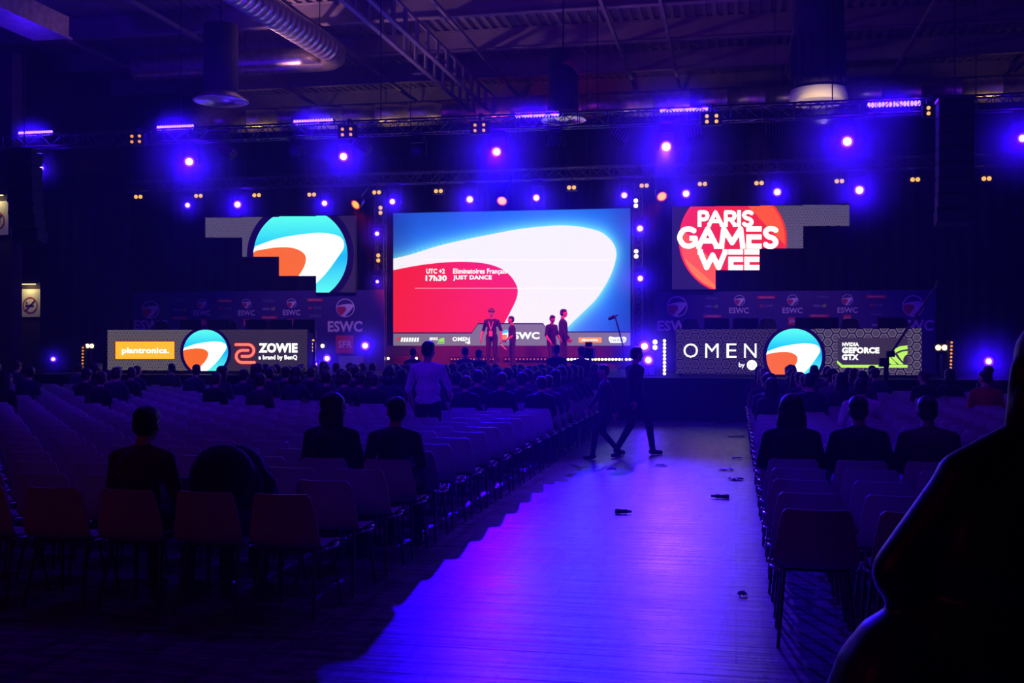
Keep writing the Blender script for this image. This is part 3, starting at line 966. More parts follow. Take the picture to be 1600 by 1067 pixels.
def moving_head(u, v, Y, label, group, on=True, r=.115, power=60, aim=TOCAM, ztruss=None, arm_to=None):
    c = P(u, v, Y); R = facing(c, aim); f = R @ Vector((0, 0, 1))
    zt_ = ztruss if ztruss is not None else c.z + .34
    t_ = thing('moving_head_lamp', label, 'stage light', (c.x, c.y, zt_), 0, group)
    cb = c - f * .16
    MB().box((c.x, cb.y, zt_ - .07), (.30, .24, .12)).build('base', M_black, t_)
    y = MB()
    for s in (-1, 1): y.box((c.x + s * .19, cb.y, (zt_ - .12 + c.z) / 2), (.03, .10, max(.06, zt_ - .12 - c.z + .08)))
    y.box((c.x, cb.y, zt_ - .14), (.40, .10, .03)); y.build('yoke', M_black, t_)
    h = MB(); h.lathe([(0, -.34), (.09, -.33), (.13, -.24), (.14, -.1), (.145, .0), (.13, .012)], c, 20, 0, R); hd = h.build('head', M_dark, t_)
    l = MB()
    l.lathe([(0, .012), (r * .68, .012)], c, 24, 0, R); l.lathe([(r * .68, .0121), (r, .010)], c, 24, 1, R)
    l.build('lens', [M_core_b, M_ring_b] if on else [mat('dead_lens', (.03, .03, .05), .1), _mats['dead_lens']], hd)
    if arm_to is not None:
        MB().bar((c.x, cb.y, zt_ - .04), (c.x, arm_to, zt_ - .04), .05, .05).build('arm', M_dark, t_)
    if on:
        light('POINT', 'lamp_glow', c + f * .16, power * GLOW, BLUE, t_, size=.06)
        lamp_halo(c + f * .16, min(1.9, .50 + .027 * power), label)
    return t_


side = 'the sign side'
for i, (u, v) in enumerate([(64, 263), (295.5, 252.5), (536.5, 244.5), (776, 237), (1041, 229), (1324, 221), (1598, 216)]):
    moving_head(u, v, FT, 'blue moving head lamp under the front truss, %s counting from %s' % (ordn(i + 1), side), 'blue lamps under the front truss',
                power=(6, 40, 34, 42, 52, 46, 30)[i], r=(.07, .125, .115, .12, .135, .13, .10)[i], ztruss=zf - .17)
for i, (u, v) in enumerate([(175.5, 323.5), (293, 320.5), (371, 319.5), (507, 317.5), (613, 315), (734, 311.5), (838, 309), (975.5, 305), (1072, 302.5), (1214.5, 300), (1343, 297)]):
    moving_head(u, v, BT, 'small blue lamp under the rear truss, %s counting from %s' % (ordn(i + 1), side), 'blue lamps under the rear truss',
                power=(5, 9, 22, 15, 15, 22, 18, 15, 22, 20, 34)[i], r=(.06, .09, .12, .10, .10, .12, .11, .10, .12, .12, .14)[i], ztruss=zb - .17)
for i, (u, v) in enumerate([(460, 236), (650, 236), (866, 222)]):
    moving_head(u, v, FT + .1, 'unlit dark moving head under the front truss, %s from %s' % (ordn(i + 1), side), 'unlit moving heads', on=False, ztruss=zf - .17)


def blinder(name, label, group, u, v, Y, nx, nz, pu, pv, r, m, hang=None, power=0.0, dead=()):
    """box of nx by nz bulbs at pixel spacing pu, pv"""
    c = P(u, v, Y); s = px_per_m(u, Y); dx, dz = pu / s, pv / s
    t_ = thing(name, label, 'stage light', (c.x, c.y, c.z), 0, group)
    w, h = dx * nx + .03, dz * nz + .03
    MB().box((c.x, Y + .08, c.z), (w, .14, h)).build('housing', M_black, t_)
    if hang:
        b_ = MB(); b_.box((c.x, Y + .08, c.z + h / 2 + .02), (w + .06, .03, .02))
        b_.tube((c.x, Y + .08, c.z + h / 2 + .02), (c.x, Y + .08, max(hang, c.z + h / 2 + .06)), .02)
        if Y < FT: b_.bar((c.x, Y + .08, zf + .15), (c.x, FT + .17, zf + .15), .04, .04); b_.tube((c.x, Y + .08, zf + .13), (c.x, Y + .08, c.z), .02); b_.box((c.x, FT - .15, zf + .15), (.09, .09, .09))
        b_.build('bracket', M_dark, t_)
    for i in range(nx):
        for k in range(nz):
            p = (c.x + (i - (nx - 1) / 2) * dx, Y, c.z + (k - (nz - 1) / 2) * dz)
            l = MB(); l.ellip(p, (r, .05, r), None, 14, 8)
            l.build('bulb', _mats['dim_amber_bulb'] if (i, k) in dead else m, t_)
    if power:
        light('POINT', 'lamp_glow', (c.x, Y - .12, c.z), power, AMBER, t_, size=.05)
    return t_


for i, (u, v) in enumerate([(212, 217), (541.5, 206), (749, 199.5), (1112, 185.5), (1459, 172.5)]):
    blinder('blinder_light', 'amber four-bulb blinder on the front truss, %s counting from %s' % (ordn(i + 1), side), 'four-bulb blinders', u, v, FT - .34, 2, 2,
            12.5 + .002 * u, 8.6, .036 + .004 * (i > 2), M_amb if i > 2 else M_amb_dim, zf + .16)
for i, (u, v) in enumerate([(135, 309), (216, 307.5), (310, 306), (401, 305), (487, 304), (588.5, 300.5), (685, 298.5), (893, 293), (1006.5, 290), (1097.5, 287.5), (1186, 286), (1311.5, 283), (1430, 280.5), (1541.5, 279)]):
    blinder('twin_blinder', 'amber twin-bulb blinder on the rear truss, %s counting from %s' % (ordn(i + 1), side), 'twin blinders on the rear truss', u, v, BT - .235, 2, 1,
            7.8, 7.8, .058, M_amb, zb - .1, power=.5 if i > 4 else .3, dead=((1, 0),) if i == 0 else ())
for i, (u, v) in enumerate([(594.5, 328.5), (591, 403), (993.5, 317.5), (994, 396.5)]):
    blinder('tower_blinder', ('upper' if i % 2 == 0 else 'lower') + ' upright amber twin-bulb blinder on the tower ' + ('by the blue screen corner' if i < 2 else 'by the microphone'),
            'twin blinders on the towers', u, v, TWY, 1, 2, 7.8, 7.8, .062, M_warm if i > 1 else M_amb, power=.5)
for i, (u, v) in enumerate([(589, 365), (589.5, 440), (1000, 357), (1000.5, 435)]):
    moving_head(u, v, TWY - .3, ('upper' if i % 2 == 0 else 'lower') + ' blue lamp on the tower ' + ('by the blue screen corner' if i < 2 else 'by the microphone'), 'blue lamps on the towers',
                power=(8, 4, 16, 16)[i], r=(.08, .06, .11, .10)[i], arm_to=TWY + .1)
# led bars on the front truss
for i, (u0, v0, u1, v1) in enumerate([(26, 208.5, 84, 207.5), (243, 200, 304, 197.8), (457, 190.8, 521, 189), (805, 180.5, 873, 177.5), (1032, 171.8, 1105, 169), (1358, 164, 1436, 161)]):
    um, vm_ = (u0 + u1) / 2, (v0 + v1) / 2; c = P(um, vm_, FT - .1); w = (u1 - u0) / px_per_m(um, FT - .1)
    t_ = thing('led_bar', 'glowing blue led bar on top of the front truss, %s counting from %s' % (ordn(i + 1), side), 'stage light', c, 0, 'blue led bars')
    MB().box((c.x, FT - .03, c.z), (w + .06, .10, .10)).build('housing', M_black, t_)
    b_ = MB()
    for s in (-.35, .35): b_.box((c.x + s * w, FT - .02, (c.z + zf + .12) / 2), (.04, .04, max(.05, c.z - zf - .12)))
    b_.build('bracket', M_dark, t_)
    l = MB()
    for k in range(15): l.ellip((c.x + (k - 7) * w / 14.6, FT - .09, c.z), (.034, .03, .06), None, 10, 6)
    l.build('led_row', M_led_b, t_)
    hz = lamp_halo((c.x, FT - .2, c.z), 1.0, 'glowing blue led bar on the front truss, %s counting from %s' % (ordn(i + 1), side)); hz.scale = (w * .72, .5, .5)
    for s in (-.42, -.14, .14, .42):
        light('POINT', 'lamp_glow', (c.x + s * w, FT - .2, c.z), 8 * GLOW, BLUE, t_, size=.05)
# orange gelled lamps that wash the stage red
for i, (u, v, ax, lab, pw, aim) in enumerate([(556, 319.5, (-.9, -.6), 'orange-red lamp above the tower by the blue screen corner', 2600, (-7.4, 31.2, 1.6)),
                                              (784.5, 313.5, (0, -1), 'orange-red lamp above the middle of the big screen', 700, (-7.0, 31.6, 1.2)),
                                              (1034, 306.5, (.9, -.8), 'orange-red lamp above the tower by the microphone', 2600, (-6.2, 31.2, 1.6))]):
    Y = 28.6; c = P(u, v, Y)
    t_ = thing('wash_lamp', lab, 'stage light', (c.x, Y, c.z + .3), 0, 'orange-red wash lamps')
    R = facing(c, c + Vector((ax[0] * .5, -1, -.75 + .0 * ax[1])))
    h = MB(); h.lathe([(0, -.30), (.10, -.28), (.14, -.1), (.155, .02), (.14, .02)], c, 22, 0, R); h.build('housing', M_dark, t_)
    l = MB(); l.lathe([(0, .012), (.11, .012)], c, 24, 0, R); l.lathe([(.11, .012), (.142, .014)], c, 24, 1, R); l.build('lens', [M_orange, M_orangerim], t_)
    b_ = MB(); b_.tube((c.x, Y + .1, c.z + .12), (c.x, BT - .15, zb - .15), .025); b_.build('bracket', M_dark, t_)
    f = R @ Vector((0, 0, 1))
    light('SPOT', 'lamp_beam', c + f * .2, pw, RED, t_, aim=aim, size=.1, spot=60, blend=.6)
    light('POINT', 'lamp_glow', c + f * .2, .8, (1, .12, .02), t_, size=.05)


# lamps standing on the stage floor
def floor_lamp(u, v, Y, label, r=.11, power=12, stand=True):
    c = P(u, v, Y); R = facing(c, TOCAM); f = R @ Vector((0, 0, 1))
    t_ = thing('floor_stage_lamp', label, 'stage light', (c.x, c.y, STZ if Y > STY else 0), 0, 'blue lamps low on the stage')
    h = MB(); h.lathe([(0, -.26), (.09, -.24), (.13, -.1), (r + .03, .0), (r + .01, .01)], c, 20, 0, R); hd = h.build('housing', M_dark, t_)
    l = MB(); l.lathe([(0, .012), (r * .6, .012)], c, 24, 0, R); l.lathe([(r * .6, .012), (r, .010)], c, 24, 1, R); l.build('lens', [M_core_b, M_ring_b], hd)
    b_ = MB(); z0 = wloc(t_).z
    b_.tube((c.x, c.y + .1, z0 + .02), (c.x, c.y + .1, c.z), .025); b_.box((c.x, c.y + .1, z0 + .015), (.3, .3, .03)); b_.build('stand', M_dark, t_)
    light('POINT', 'lamp_glow', c + f * .16, power * GLOW, BLUE, t_, size=.06)
    lamp_halo(c + f * .16, min(1.9, .50 + .027 * power), label)


floor_lamp(570.5, 540, 28.0, 'blue lamp on stage just outside the red square print', .12, 16)
floor_lamp(511, 560, 26.4, 'blue lamp on stage below the red square print', .10, 8)
floor_lamp(492.5, 569, 26.2, 'tiny blue lamp on stage beside the led desk end', .06, 3)
floor_lamp(1007, 541, 26.0, 'upper blue lamp of the pair beside the warm lamp column', .13, 26)
floor_lamp(1013, 562.5, 25.6, 'lower blue lamp of the pair beside the warm lamp column', .12, 20)
floor_lamp(83, 561, 25.6, 'lone small blue lamp on stage far outside the yellow-sign desk', .07, 4)
floor_lamp(1545, 564.5, 25.6, 'lone blue lamp on stage far outside the green-eye desk', .10, 22)
blinder('twin_blinder', 'amber twin-bulb lamp low beside the yellow-sign desk', 'low twin blinders', 140, 540.5, 25.5, 2, 1, 7.6, 7.6, .055, M_warm, power=1.0)
blinder('twin_blinder', 'amber twin-bulb lamp low beside the green-eye desk', 'low twin blinders', 1471, 543, 25.5, 2, 1, 9.4, 9.4, .06, M_warm, power=1.5)
blinder('twin_blinder', 'upright warm twin-bulb lamp beside the pair of blue lamps', 'low twin blinders', 1023.5, 538.5, 25.8, 1, 2, 8.6, 8.6, .055, M_warm, power=.8)
blinder('par_lamp', 'single warm lamp beside the short amber column', None, 504, 540.5, 26.5, 1, 1, 9, 9, .05, M_warm, power=.6)
lp = MB()


def lamp_post(us, name, label):
    for u, v, Y, z0 in us:
        q = P(u, v, Y); mb = MB(); mb.tube((q.x, Y + .1, STZ), (q.x, Y + .1, q.z - .05), .025); mb.box((q.x, Y + .1, STZ + .01), (.3, .3, .02))
        tag(mb.build(name, M_dark), label, 'stand')


lamp_post([(140, 548, 25.5, 0)], 'lamp_stand', 'thin stand under the twin lamp beside the yellow-sign desk')
lamp_post([(1471, 551, 25.5, 0)], 'lamp_stand', 'thin stand under the twin lamp beside the green-eye desk')
lamp_post([(1023.5, 547, 25.8, 0)], 'lamp_stand', 'thin stand under the warm twin lamp by the blue pair')
lamp_post([(504, 546, 26.5, 0)], 'lamp_stand', 'thin stand under the single warm lamp')


def dot_strip(name, label, pts, Y, r, mats_, vert=False, group=None):
    us = [p[0] for p in pts]; vs_ = [p[1] for p in pts]
    c = P(sum(us) / len(us), sum(vs_) / len(vs_), Y)
    t_ = thing(name, label, 'light strip', c, 0, group)
    a_, b_ = P(pts[0][0], pts[0][1], Y), P(pts[-1][0], pts[-1][1], Y)
    MB().box(((a_.x + b_.x) / 2, Y + .05, (a_.z + b_.z) / 2), (abs(b_.x - a_.x) + .12, .06, abs(b_.z - a_.z) + .12)).build('housing', M_black, t_)
    for i, (u, v) in enumerate(pts):
        p = P(u, v, Y); l = MB(); l.ellip(p, (r, .03, r), None, 10, 6)
        l.build('bulb', mats_[i % len(mats_)], t_)
    return t_


g = 'dotted light strips under the screen'
RYs = 32.24
dot_strip('dot_light_strip', 'row of warm bulbs under the screen, towards the red square print', [(587 + i * 4.9, 560) for i in range(14)], RYs, .042, [M_warm], group=g)
dot_strip('dot_light_strip', 'row of dim red bulbs under the screen, behind the lanyard man', [(705.5 + i * 5.0, 561) for i in range(15)], RYs, .026, [M_redbulb], group=g)
dot_strip('dot_light_strip', 'row of dim red bulbs under the screen, between the pairs of people', [(790 + i * 5.6, 561) for i in range(14)], RYs, .024, [M_redbulb], group=g)
dot_strip('dot_light_strip', 'row of warm bulbs under the screen, towards the microphone', [(877 + i * 5.35, 561.5) for i in range(22)], RYs, .040, [M_warm], group=g)
dot_strip('upright_dot_strip', 'upright column of ten warm bulbs between big screen and desk', [(1038.2, 532.3 + i * 5.7) for i in range(10)], 25.7, .036, [M_warm], True)
dot_strip('upright_dot_strip', 'short upright column of four amber bulbs beside the led desk', [(489.5, 532 + i * 5.3) for i in range(4)], 26.3, .034, [M_amb], True)
dot_strip('upright_dot_strip', 'upright column of dim amber bulbs outside the yellow-sign desk', [(129.5 - i * .1, 543 + i * 5.0) for i in range(8)], 25.4, .022, [M_amb_dim], True)
dot_strip('upright_dot_strip', 'upright column of small amber bulbs outside the green-eye desk', [(1487 - i * .2, 535 + i * 5.7) for i in range(10)], 25.4, .026, [M_amb_dim], True)
for u, v, Y, lab in ((1038.2, 584, 25.7, 'post of the warm ten-bulb column'), (489.5, 548, 26.3, 'post of the short four-bulb amber column'), (129, 578, 25.4, 'post of the dim amber column outside the yellow-sign desk'), (1485, 587, 25.4, 'post of the amber column outside the green-eye desk')):
    q = P(u, v, Y); mb = MB(); mb.box((q.x, Y + .12, (STZ + q.z + .5) / 2), (.06, .06, q.z + .5 - STZ)); mb.box((q.x, Y + .12, STZ + .01), (.3, .3, .02))
    tag(mb.build('light_post', M_dark), lab, 'stand')

# louvred scoops under the front truss
for i, (u, v, rot) in enumerate([(353, 234, .5), (565, 226, .5), (967, 211, .5), (1083, 206, -.2), (1210, 201, 0)]):
    c = P(u, v, FT + .1); t_ = thing('louvred_lamp', 'dark louvred lamp under the front truss, %s counting from %s' % (ordn(i + 1), side), 'stage light', c, 0, 'louvred lamps')
    R = Matrix.Rotation(rot, 3, 'Y') @ Matrix.Rotation(-.5, 3, 'X')
    h = MB(); h.box(c + R @ Vector((0, .1, 0)), (.40, .18, .26), R); h.build('housing', M_black, t_)
    l = MB()
    for k in range(6): l.box(c + R @ Vector((-.17 + k * .068, -.01, 0)), (.008, .06, .22), R)
    l.build('louvre', mat('louvre_grey', (.45, .34, .36), .5), t_)
    MB().tube(c + Vector((0, .1, .08)), (c.x, FT + .15, zf), .015).build('bracket', M_dark, t_)

# the two beams that light the aisle and the seats
c = P(776, 237, FT)
light('SPOT', 'aisle_beam', c + Vector((0, -.35, 0)), 26000, (0.014, 0.0, 1.0), aim=(-1.35, 11.0, 0), size=.10, spot=27, blend=.85)
c = P(1041, 229, FT)
light('SPOT', 'aisle_beam', c + Vector((0, -.35, 0)), 9500, (0.06, 0.012, 1.0), aim=(-.8, 13.0, 0), size=.10, spot=27, blend=.9)
c = P(295, 252, FT)
light('SPOT', 'crowd_beam', c + Vector((0, -.35, 0)), 900, BLUE, aim=(-7, 17.0, 0), size=.2, spot=50, blend=.9)
c = P(1324, 221, FT)
light('SPOT', 'crowd_beam', c + Vector((0, -.35, 0)), 250, BLUE, aim=(3, 12.0, 0), size=.2, spot=50, blend=.9)

# ------------------------------------------------------------------ roof services
duct_c = P(500, 183.5, 37); DZ = duct_c.z


def ribbed(a, b, r, step, w=.03, dr=.005):
    a, b = Vector(a), Vector(b); L_ = (b - a).length; d = (b - a) / L_
    pts, rs = [a], [r]; k = step
    while k < L_ - w:
        for t_, r_ in ((k, r), (k + .004, r + dr), (k + w, r + dr), (k + w + .004, r)): pts.append(a + d * t_); rs.append(r_)
        k += step
    return pts + [b], rs + [r]


t = thing('roof_duct', 'long round metal duct running along above the back of the stage', 'duct', (-3, 37, DZ))
d = MB(); d.path(*ribbed((-19.5, 37, DZ), (12, 37, DZ), .42, 1.2), 32); d.build('pipe', M_duct, t)
for x in (-18, -12, -6, 0, 6): MB().tube((x, 37, DZ + .4), (x, 37, CEIL), .012, n=5).build('hanger', M_dark, t)
BDY = 30.2; q = P(535, 90, BDY)
t = thing('roof_duct', 'fat ribbed metal duct coming overhead and turning at an elbow', 'duct', q)
d = MB(); rr = .36
_d = (q.z - EYE) * F_PX / CY; _q = P(393, 0, _d * (math.cos(YAW) + math.sin(YAW) * (393 - CX) / F_PX))
far = q + (_q - q) * 2.6; fw = (q - far).normalized(); e0 = q - fw * .9
_p, _r = ribbed(far, e0, rr, .30)
el = _p + [e0 + fw * (.9 * math.sin(a_)) + Vector((-.55 * (1 - math.cos(a_)), 0, 0)) for a_ in (.4, .8, 1.2, 1.5)] + [(q.x - 1.2, BDY, q.z), (q.x - 6.5, BDY, q.z)]
d.path(el, _r + [rr] * (len(el) - len(_r)), 28); d.build('pipe', M_duct, t)
for p in (e0.lerp(far, .05), e0.lerp(far, .3), e0.lerp(far, .6)): MB().tube((p.x, p.y, q.z + rr), (p.x, p.y, CEIL), .012, n=5).build('hanger', M_dark, t)
DY2 = 26.0
for u, v, rt, rd, h, lab in ((345, 157, .43, .70, 1.9, 'round ceiling diffuser on a wide drop duct beside the fat ribbed duct'), (880, 186, .36, .55, 1.6, 'round ceiling diffuser on a drop duct above the middle led bar')):
    c = P(u, v, DY2); t = thing('ceiling_diffuser', lab, 'air diffuser', c)
    d = MB(); d.lathe([(rt, .18), (rt, h), (.02, h + .02), (.02, CEIL - c.z)], c, 28); d.build('drop_duct', mat('painted_duct', (.05, .035, .055), .7), t)
    d = MB(); d.lathe([(rt, .18), (rt * 1.1, .14), (rd, .0), (rd, -.03), (rd * .93, -.03), (rd * .90, .01), (rd * .75, -.02), (rd * .72, .02), (rd * .55, -.02), (rd * .52, .03), (rd * .3, -.02), (0, -.02)], c, 36)
    d.build('diffuser_disc', M_duct, t)
c = P(1279, 152, DY2); t = thing('ceiling_diffuser', 'lit flared ceiling diffuser on a slatted drop box near the blue bar', 'air diffuser', c)
d = MB(); d.lathe([(.62, .16), (.66, -.12), (.60, -.12), (.0, -.08)], c, 32); d.build('diffuser_skirt', mat('lit_skirt', (.75, .66, .5), .6), t)
d = MB(); d.lathe([(.56, .2), (.56, CEIL - c.z - .1)], c, 28)
for k in range(16):
    a_ = 2 * PI * k / 16; d.box(c + Vector((.58 * math.cos(a_), .58 * math.sin(a_), .8)), (.05, .05, 1.1))
d.build('drop_duct', _mats['painted_duct'], t)
light('SPOT', 'diffuser_fill', (c.x, DY2 - 1.6, c.z - .9), 110, (1, .72, .40), aim=c, size=.05, spot=45)  # added warm spot without fixture, brightens the diffuser skirt
c = P(657, 116, 36); t = thing('roof_dome_lamp', 'small round unlit lamp under the roof beside the open-web beam', 'lamp', c)
MB().lathe([(0, .16), (.10, .16), (.30, .0), (.27, -.04), (0, -.05)], c, 24).build('shade', mat('dome_grey', (.5, .42, .5), .5), t)
MB().tube(c + Vector((0, 0, .15)), (c.x, c.y, CEIL), .012).build('cord', M_dark, t)
for x_, pw_, c_ in ((-17.0, 60, (1.0, .56, .22)), (-14.2, 90, (1.0, .56, .22)), (-11.6, 90, (1.0, .56, .22)), (-8.6, 60, (1.0, .10, .12)), (-6.0, 60, (1.0, .06, .14)), (-3.0, 60, (1.0, .45, .25)), (7.6, 40, (1.0, .55, .3))):
    light('SPOT', 'duct_fill', (x_, 36.2, 8.1), pw_, c_, aim=(x_ + .4, 37, DZ), size=.2, spot=84, blend=.9)  # added spots hidden behind the drape, giving the long duct its coloured highlights
light('SPOT', 'duct_fill', (q.x - 3.2, q.y - 3.0, q.z - 2.6), 1500, (.95, .42, .66), aim=q + fw * -2.2, size=.2, spot=75, blend=.9)  # added pink spot without fixture, brightens the ribbed duct
# boxy duct lit blue in the roof corner
qb = P(108, 64, 22.9)
t = thing('box_duct', 'square roof duct lit bright blue in the upper corner above the signs', 'duct', qb)
MB().box((qb.x - .45, qb.y - 5, qb.z + .3), (.9, 10, .5)).build('duct_body', M_duct, t)
MB().box((qb.x + .06, qb.y - 5, qb.z + .04), (.06, 10, .05)).build('duct_flange', M_duct, t)
for y_ in (-1.5, -7): MB().tube((qb.x - .45, qb.y + y_, qb.z + .5), (qb.x - .45, qb.y + y_, CEIL), .02).build('hanger', M_dark, t)
light('SPOT', 'roof_blue_light', (qb.x - .2, qb.y - 4.5, qb.z - 1.4), 1500, BLUE, aim=(qb.x - .4, qb.y - 3.2, qb.z), size=.1, spot=110, blend=.9)

light('SPOT', 'banner_fill', (-9.8, 25.2, 6.5), 420, (.62, .30, .80), aim=(-11.2, 29, 1.9), size=.1, spot=62, blend=.8)  # added purple fill spots without fixtures, brightening the printed backdrops
light('SPOT', 'banner_fill', (.4, 25.2, 6.5), 380, (.62, .30, .80), aim=(1.2, 29, 1.9), size=.1, spot=60, blend=.8)

# hanging line arrays
def line_array(u, ubot, n_, Y, label):
    c = P(u, ubot, Y); h = .30; t_ = thing('line_array_speaker', label, 'speaker', c)
    for k in range(n_):
        z = c.z + h * (k + .5); tilt = -.22 + .03 * k
        R = Matrix.Rotation(min(0.0, tilt), 3, 'X'); y = Y + .22 * math.exp(-k * .55)
        b_ = MB(); b_.box((c.x, y, z), (.66, .42, h - .02), R); cab = b_.build('cabinet', M_black, t_)
        g_ = MB(); g_.box((c.x, y - .215, z), (.60, .012, h - .06), R); g_.build('grille', mat('speaker_grille', (.02, .02, .022), .5, .3), cab)
    f = MB(); zt_ = c.z + h * n_
    f.box((c.x, Y, zt_ + .05), (.7, .45, .06)); f.tube((c.x, Y, zt_ + .05), (c.x, Y, CEIL), .012); f.build('flying_frame', M_dark, t_)


line_array(1492, 349, 8, 23.4, 'hanging black speaker stack beside the stepped red-logo panel')
line_array(38, 378, 7, 23.4, 'hanging black speaker stack near the no-smoking signs')

# no-smoking signs
M_sign = mat('sign_white', (.75, .70, .55), .6); M_signred = mat('sign_red', (.42, .03, .05), .6)


def sign(u0, v0, u1, v1, Y, label):
    a_, b_ = P(u0, v0, Y), P(u1, v1, Y); cx, cz = (a_.x + b_.x) / 2, (a_.z + b_.z) / 2; w, h = b_.x - a_.x, a_.z - b_.z
    t_ = thing('no_smoking_sign', label, 'sign', (cx, Y, b_.z), 0, 'no-smoking signs')
    o = MB(); o.box((cx, Y + .02, cz), (w, .03, h), mi=0)
    zc = cz - h * .08; R_ = w * .36
    n_ = 36
    for i in range(n_):
        p0, p1 = 2 * PI * i / n_, 2 * PI * (i + 1) / n_
        o.add([(cx + r_ * math.cos(p), Y - .002, zc + r_ * math.sin(p)) for p, r_ in ((p0, R_), (p1, R_), (p1, R_ * .84), (p0, R_ * .84))], [(0, 3, 2, 1)], 1)
    o.bar((cx - R_ * .62, Y - .004, zc - R_ * .62), (cx + R_ * .62, Y - .004, zc + R_ * .62), R_ * .14, .006, 1)
    o.box((cx - .02, Y - .006, zc), (R_ * 1.1, .008, R_ * .16), mi=2); o.box((cx - R_ * .45, Y - .006, zc + R_ * .38), (R_ * .2, .008, R_ * .1), mi=2)
    o.build('panel', [M_sign, M_signred, M_black], t_)
    l = MB(); l.box((cx, Y - .22, a_.z + .16), (w * 1.1, .10, .05)); l.box((cx + w * .5, Y - .1, a_.z + .19), (.03, .26, .03)); l.box((cx - w * .5, Y - .1, a_.z + .19), (.03, .26, .03))
    l.build('lamp_housing', M_dark, t_)
    MB().box((cx, Y - .22, a_.z + .125), (w, .06, .02)).build('tube_lamp', glow('sign_tube', (1, .86, .45), 1.6), t_)
    light('AREA', 'sign_light', (cx, Y - .22, a_.z + .1), 2.2, (1, .80, .42), t_, aim=(cx, Y, cz), size=.3)
    pl = MB().box((cx, Y + .25, cz / 2 + 2.2), (w * 1.25, .42, cz + 4.4)); struct('pillar', pl, _mats['dark_wall'], 'dark pillar carrying a no-smoking sign')


sign(31, 452, 63, 495, 27.0, 'lit white no-smoking sign on a pillar, the lower one')
sign(-24, 315, 12.5, 367, 26.0, 'lit white no-smoking sign high on a pillar at the picture edge')
tag(wavy_drape(P(63, 500, 26.6).x, P(200, 500, 26.6).x, 26.6, 0.95, 6.2, .05).build('side_drape', M_drape), 'black drape hanging beside the lower no-smoking sign', 'drape')

# boom microphone, camera crane, video camera
c = P(975, 545, 29.5); t = thing('microphone_stand', 'slim microphone stand with angled boom in front of the blue screen corner', 'microphone stand', (c.x, 29.5, STZ))
top = P(961.5, 496, 29.5)
m_ = MB(); m_.tube((c.x, 29.5, STZ + .04), P(973, 538, 29.5), .022); m_.tube(P(973, 538, 29.5), top, .02)
m_.build('pole', M_black, t)
m_ = MB()
for k in range(3): m_.tube((c.x, 29.5, STZ + .2), (c.x + .3 * math.cos(k * 2.1), 29.5 + .3 * math.sin(k * 2.1), STZ + .015), .012)
m_.build('tripod_base', M_black, t)
m_ = MB(); m_.capsule(P(952.5, 498, 29.5), P(959, 495, 29.5), .042, .05); m_.tube(P(959, 495, 29.5), P(965.5, 492, 29.5), .02); m_.build('microphone', M_black, t)
Y = 23.6; c = P(1383, 575, Y); t = thing('camera_crane', 'long slanted camera crane arm rising in front of the green eye sign', 'camera crane', (c.x, Y, 0))
m_ = MB(); a_, b_ = P(1383, 565, Y), P(1467, 441, Y); m_.bar(a_, b_, .045, .045)
for k in range(14):
    p = a_.lerp(b_, (k + .5) / 14); m_.box(p, (.07, .07, .02))
m_.build('arm', mat('crane_grey', (.16, .16, .18), .45, .4), t)
m_ = MB(); m_.box(P(1391, 553, Y), (.16, .2, .12)); m_.box(P(1381, 566, Y), (.18, .22, .18)); m_.build('counterweight', M_black, t)
m_ = MB(); m_.box(b_, (.10, .12, .10)); m_.tube(b_ + Vector((0, -.05, 0)), b_ + Vector((0, -.16, 0)), .03); m_.build('camera_head', M_black, t)
m_ = MB(); m_.tube((c.x, Y, .5), P(1385, 562, Y), .05)
for k in range(3): m_.tube((c.x, Y, .62), (c.x + .55 * math.cos(k * 2.1 + .5), Y + .45 * math.sin(k * 2.1 + .5), .02), .03)
m_.build('pedestal', M_black, t)
Y = 23.4; c = P(922, 545, Y); t = thing('video_camera', 'dark video camera on a tripod in front of the stage', 'video camera', (c.x, Y, 0))
m_ = MB(); m_.box(P(920, 552, Y), (.24, .42, .22)); m_.box(P(920, 538, Y), (.13, .16, .10)); m_.box(P(916, 546, Y), (.12, .02, .07)); m_.build('camera_body', M_black, t)
m_ = MB(); m_.tube(P(920, 552, Y) + Vector((0, .2, 0)), P(920, 552, Y) + Vector((0, .38, 0)), .06, .07); m_.build('lens', M_black, t)
zc = P(920, 560, Y).z
for k in range(3):
    MB().tube((c.x, Y, zc), (c.x + .42 * math.cos(k * 2.1 + .3), Y + .42 * math.sin(k * 2.1 + .3), .02), .028, .02).build('tripod_leg', M_dark, t)
#PEOPLE_AND_SEATS
# ------------------------------------------------------------------ chairs
M_shell = mat('white_plastic', (.50, .47, .50), .42, noise=.06, nscale=8)
M_tube = mat('chair_tube', (.10, .10, .11), .35, .8)
CH_SP, ROW_SP, ROW0 = .54, .69, 6.75


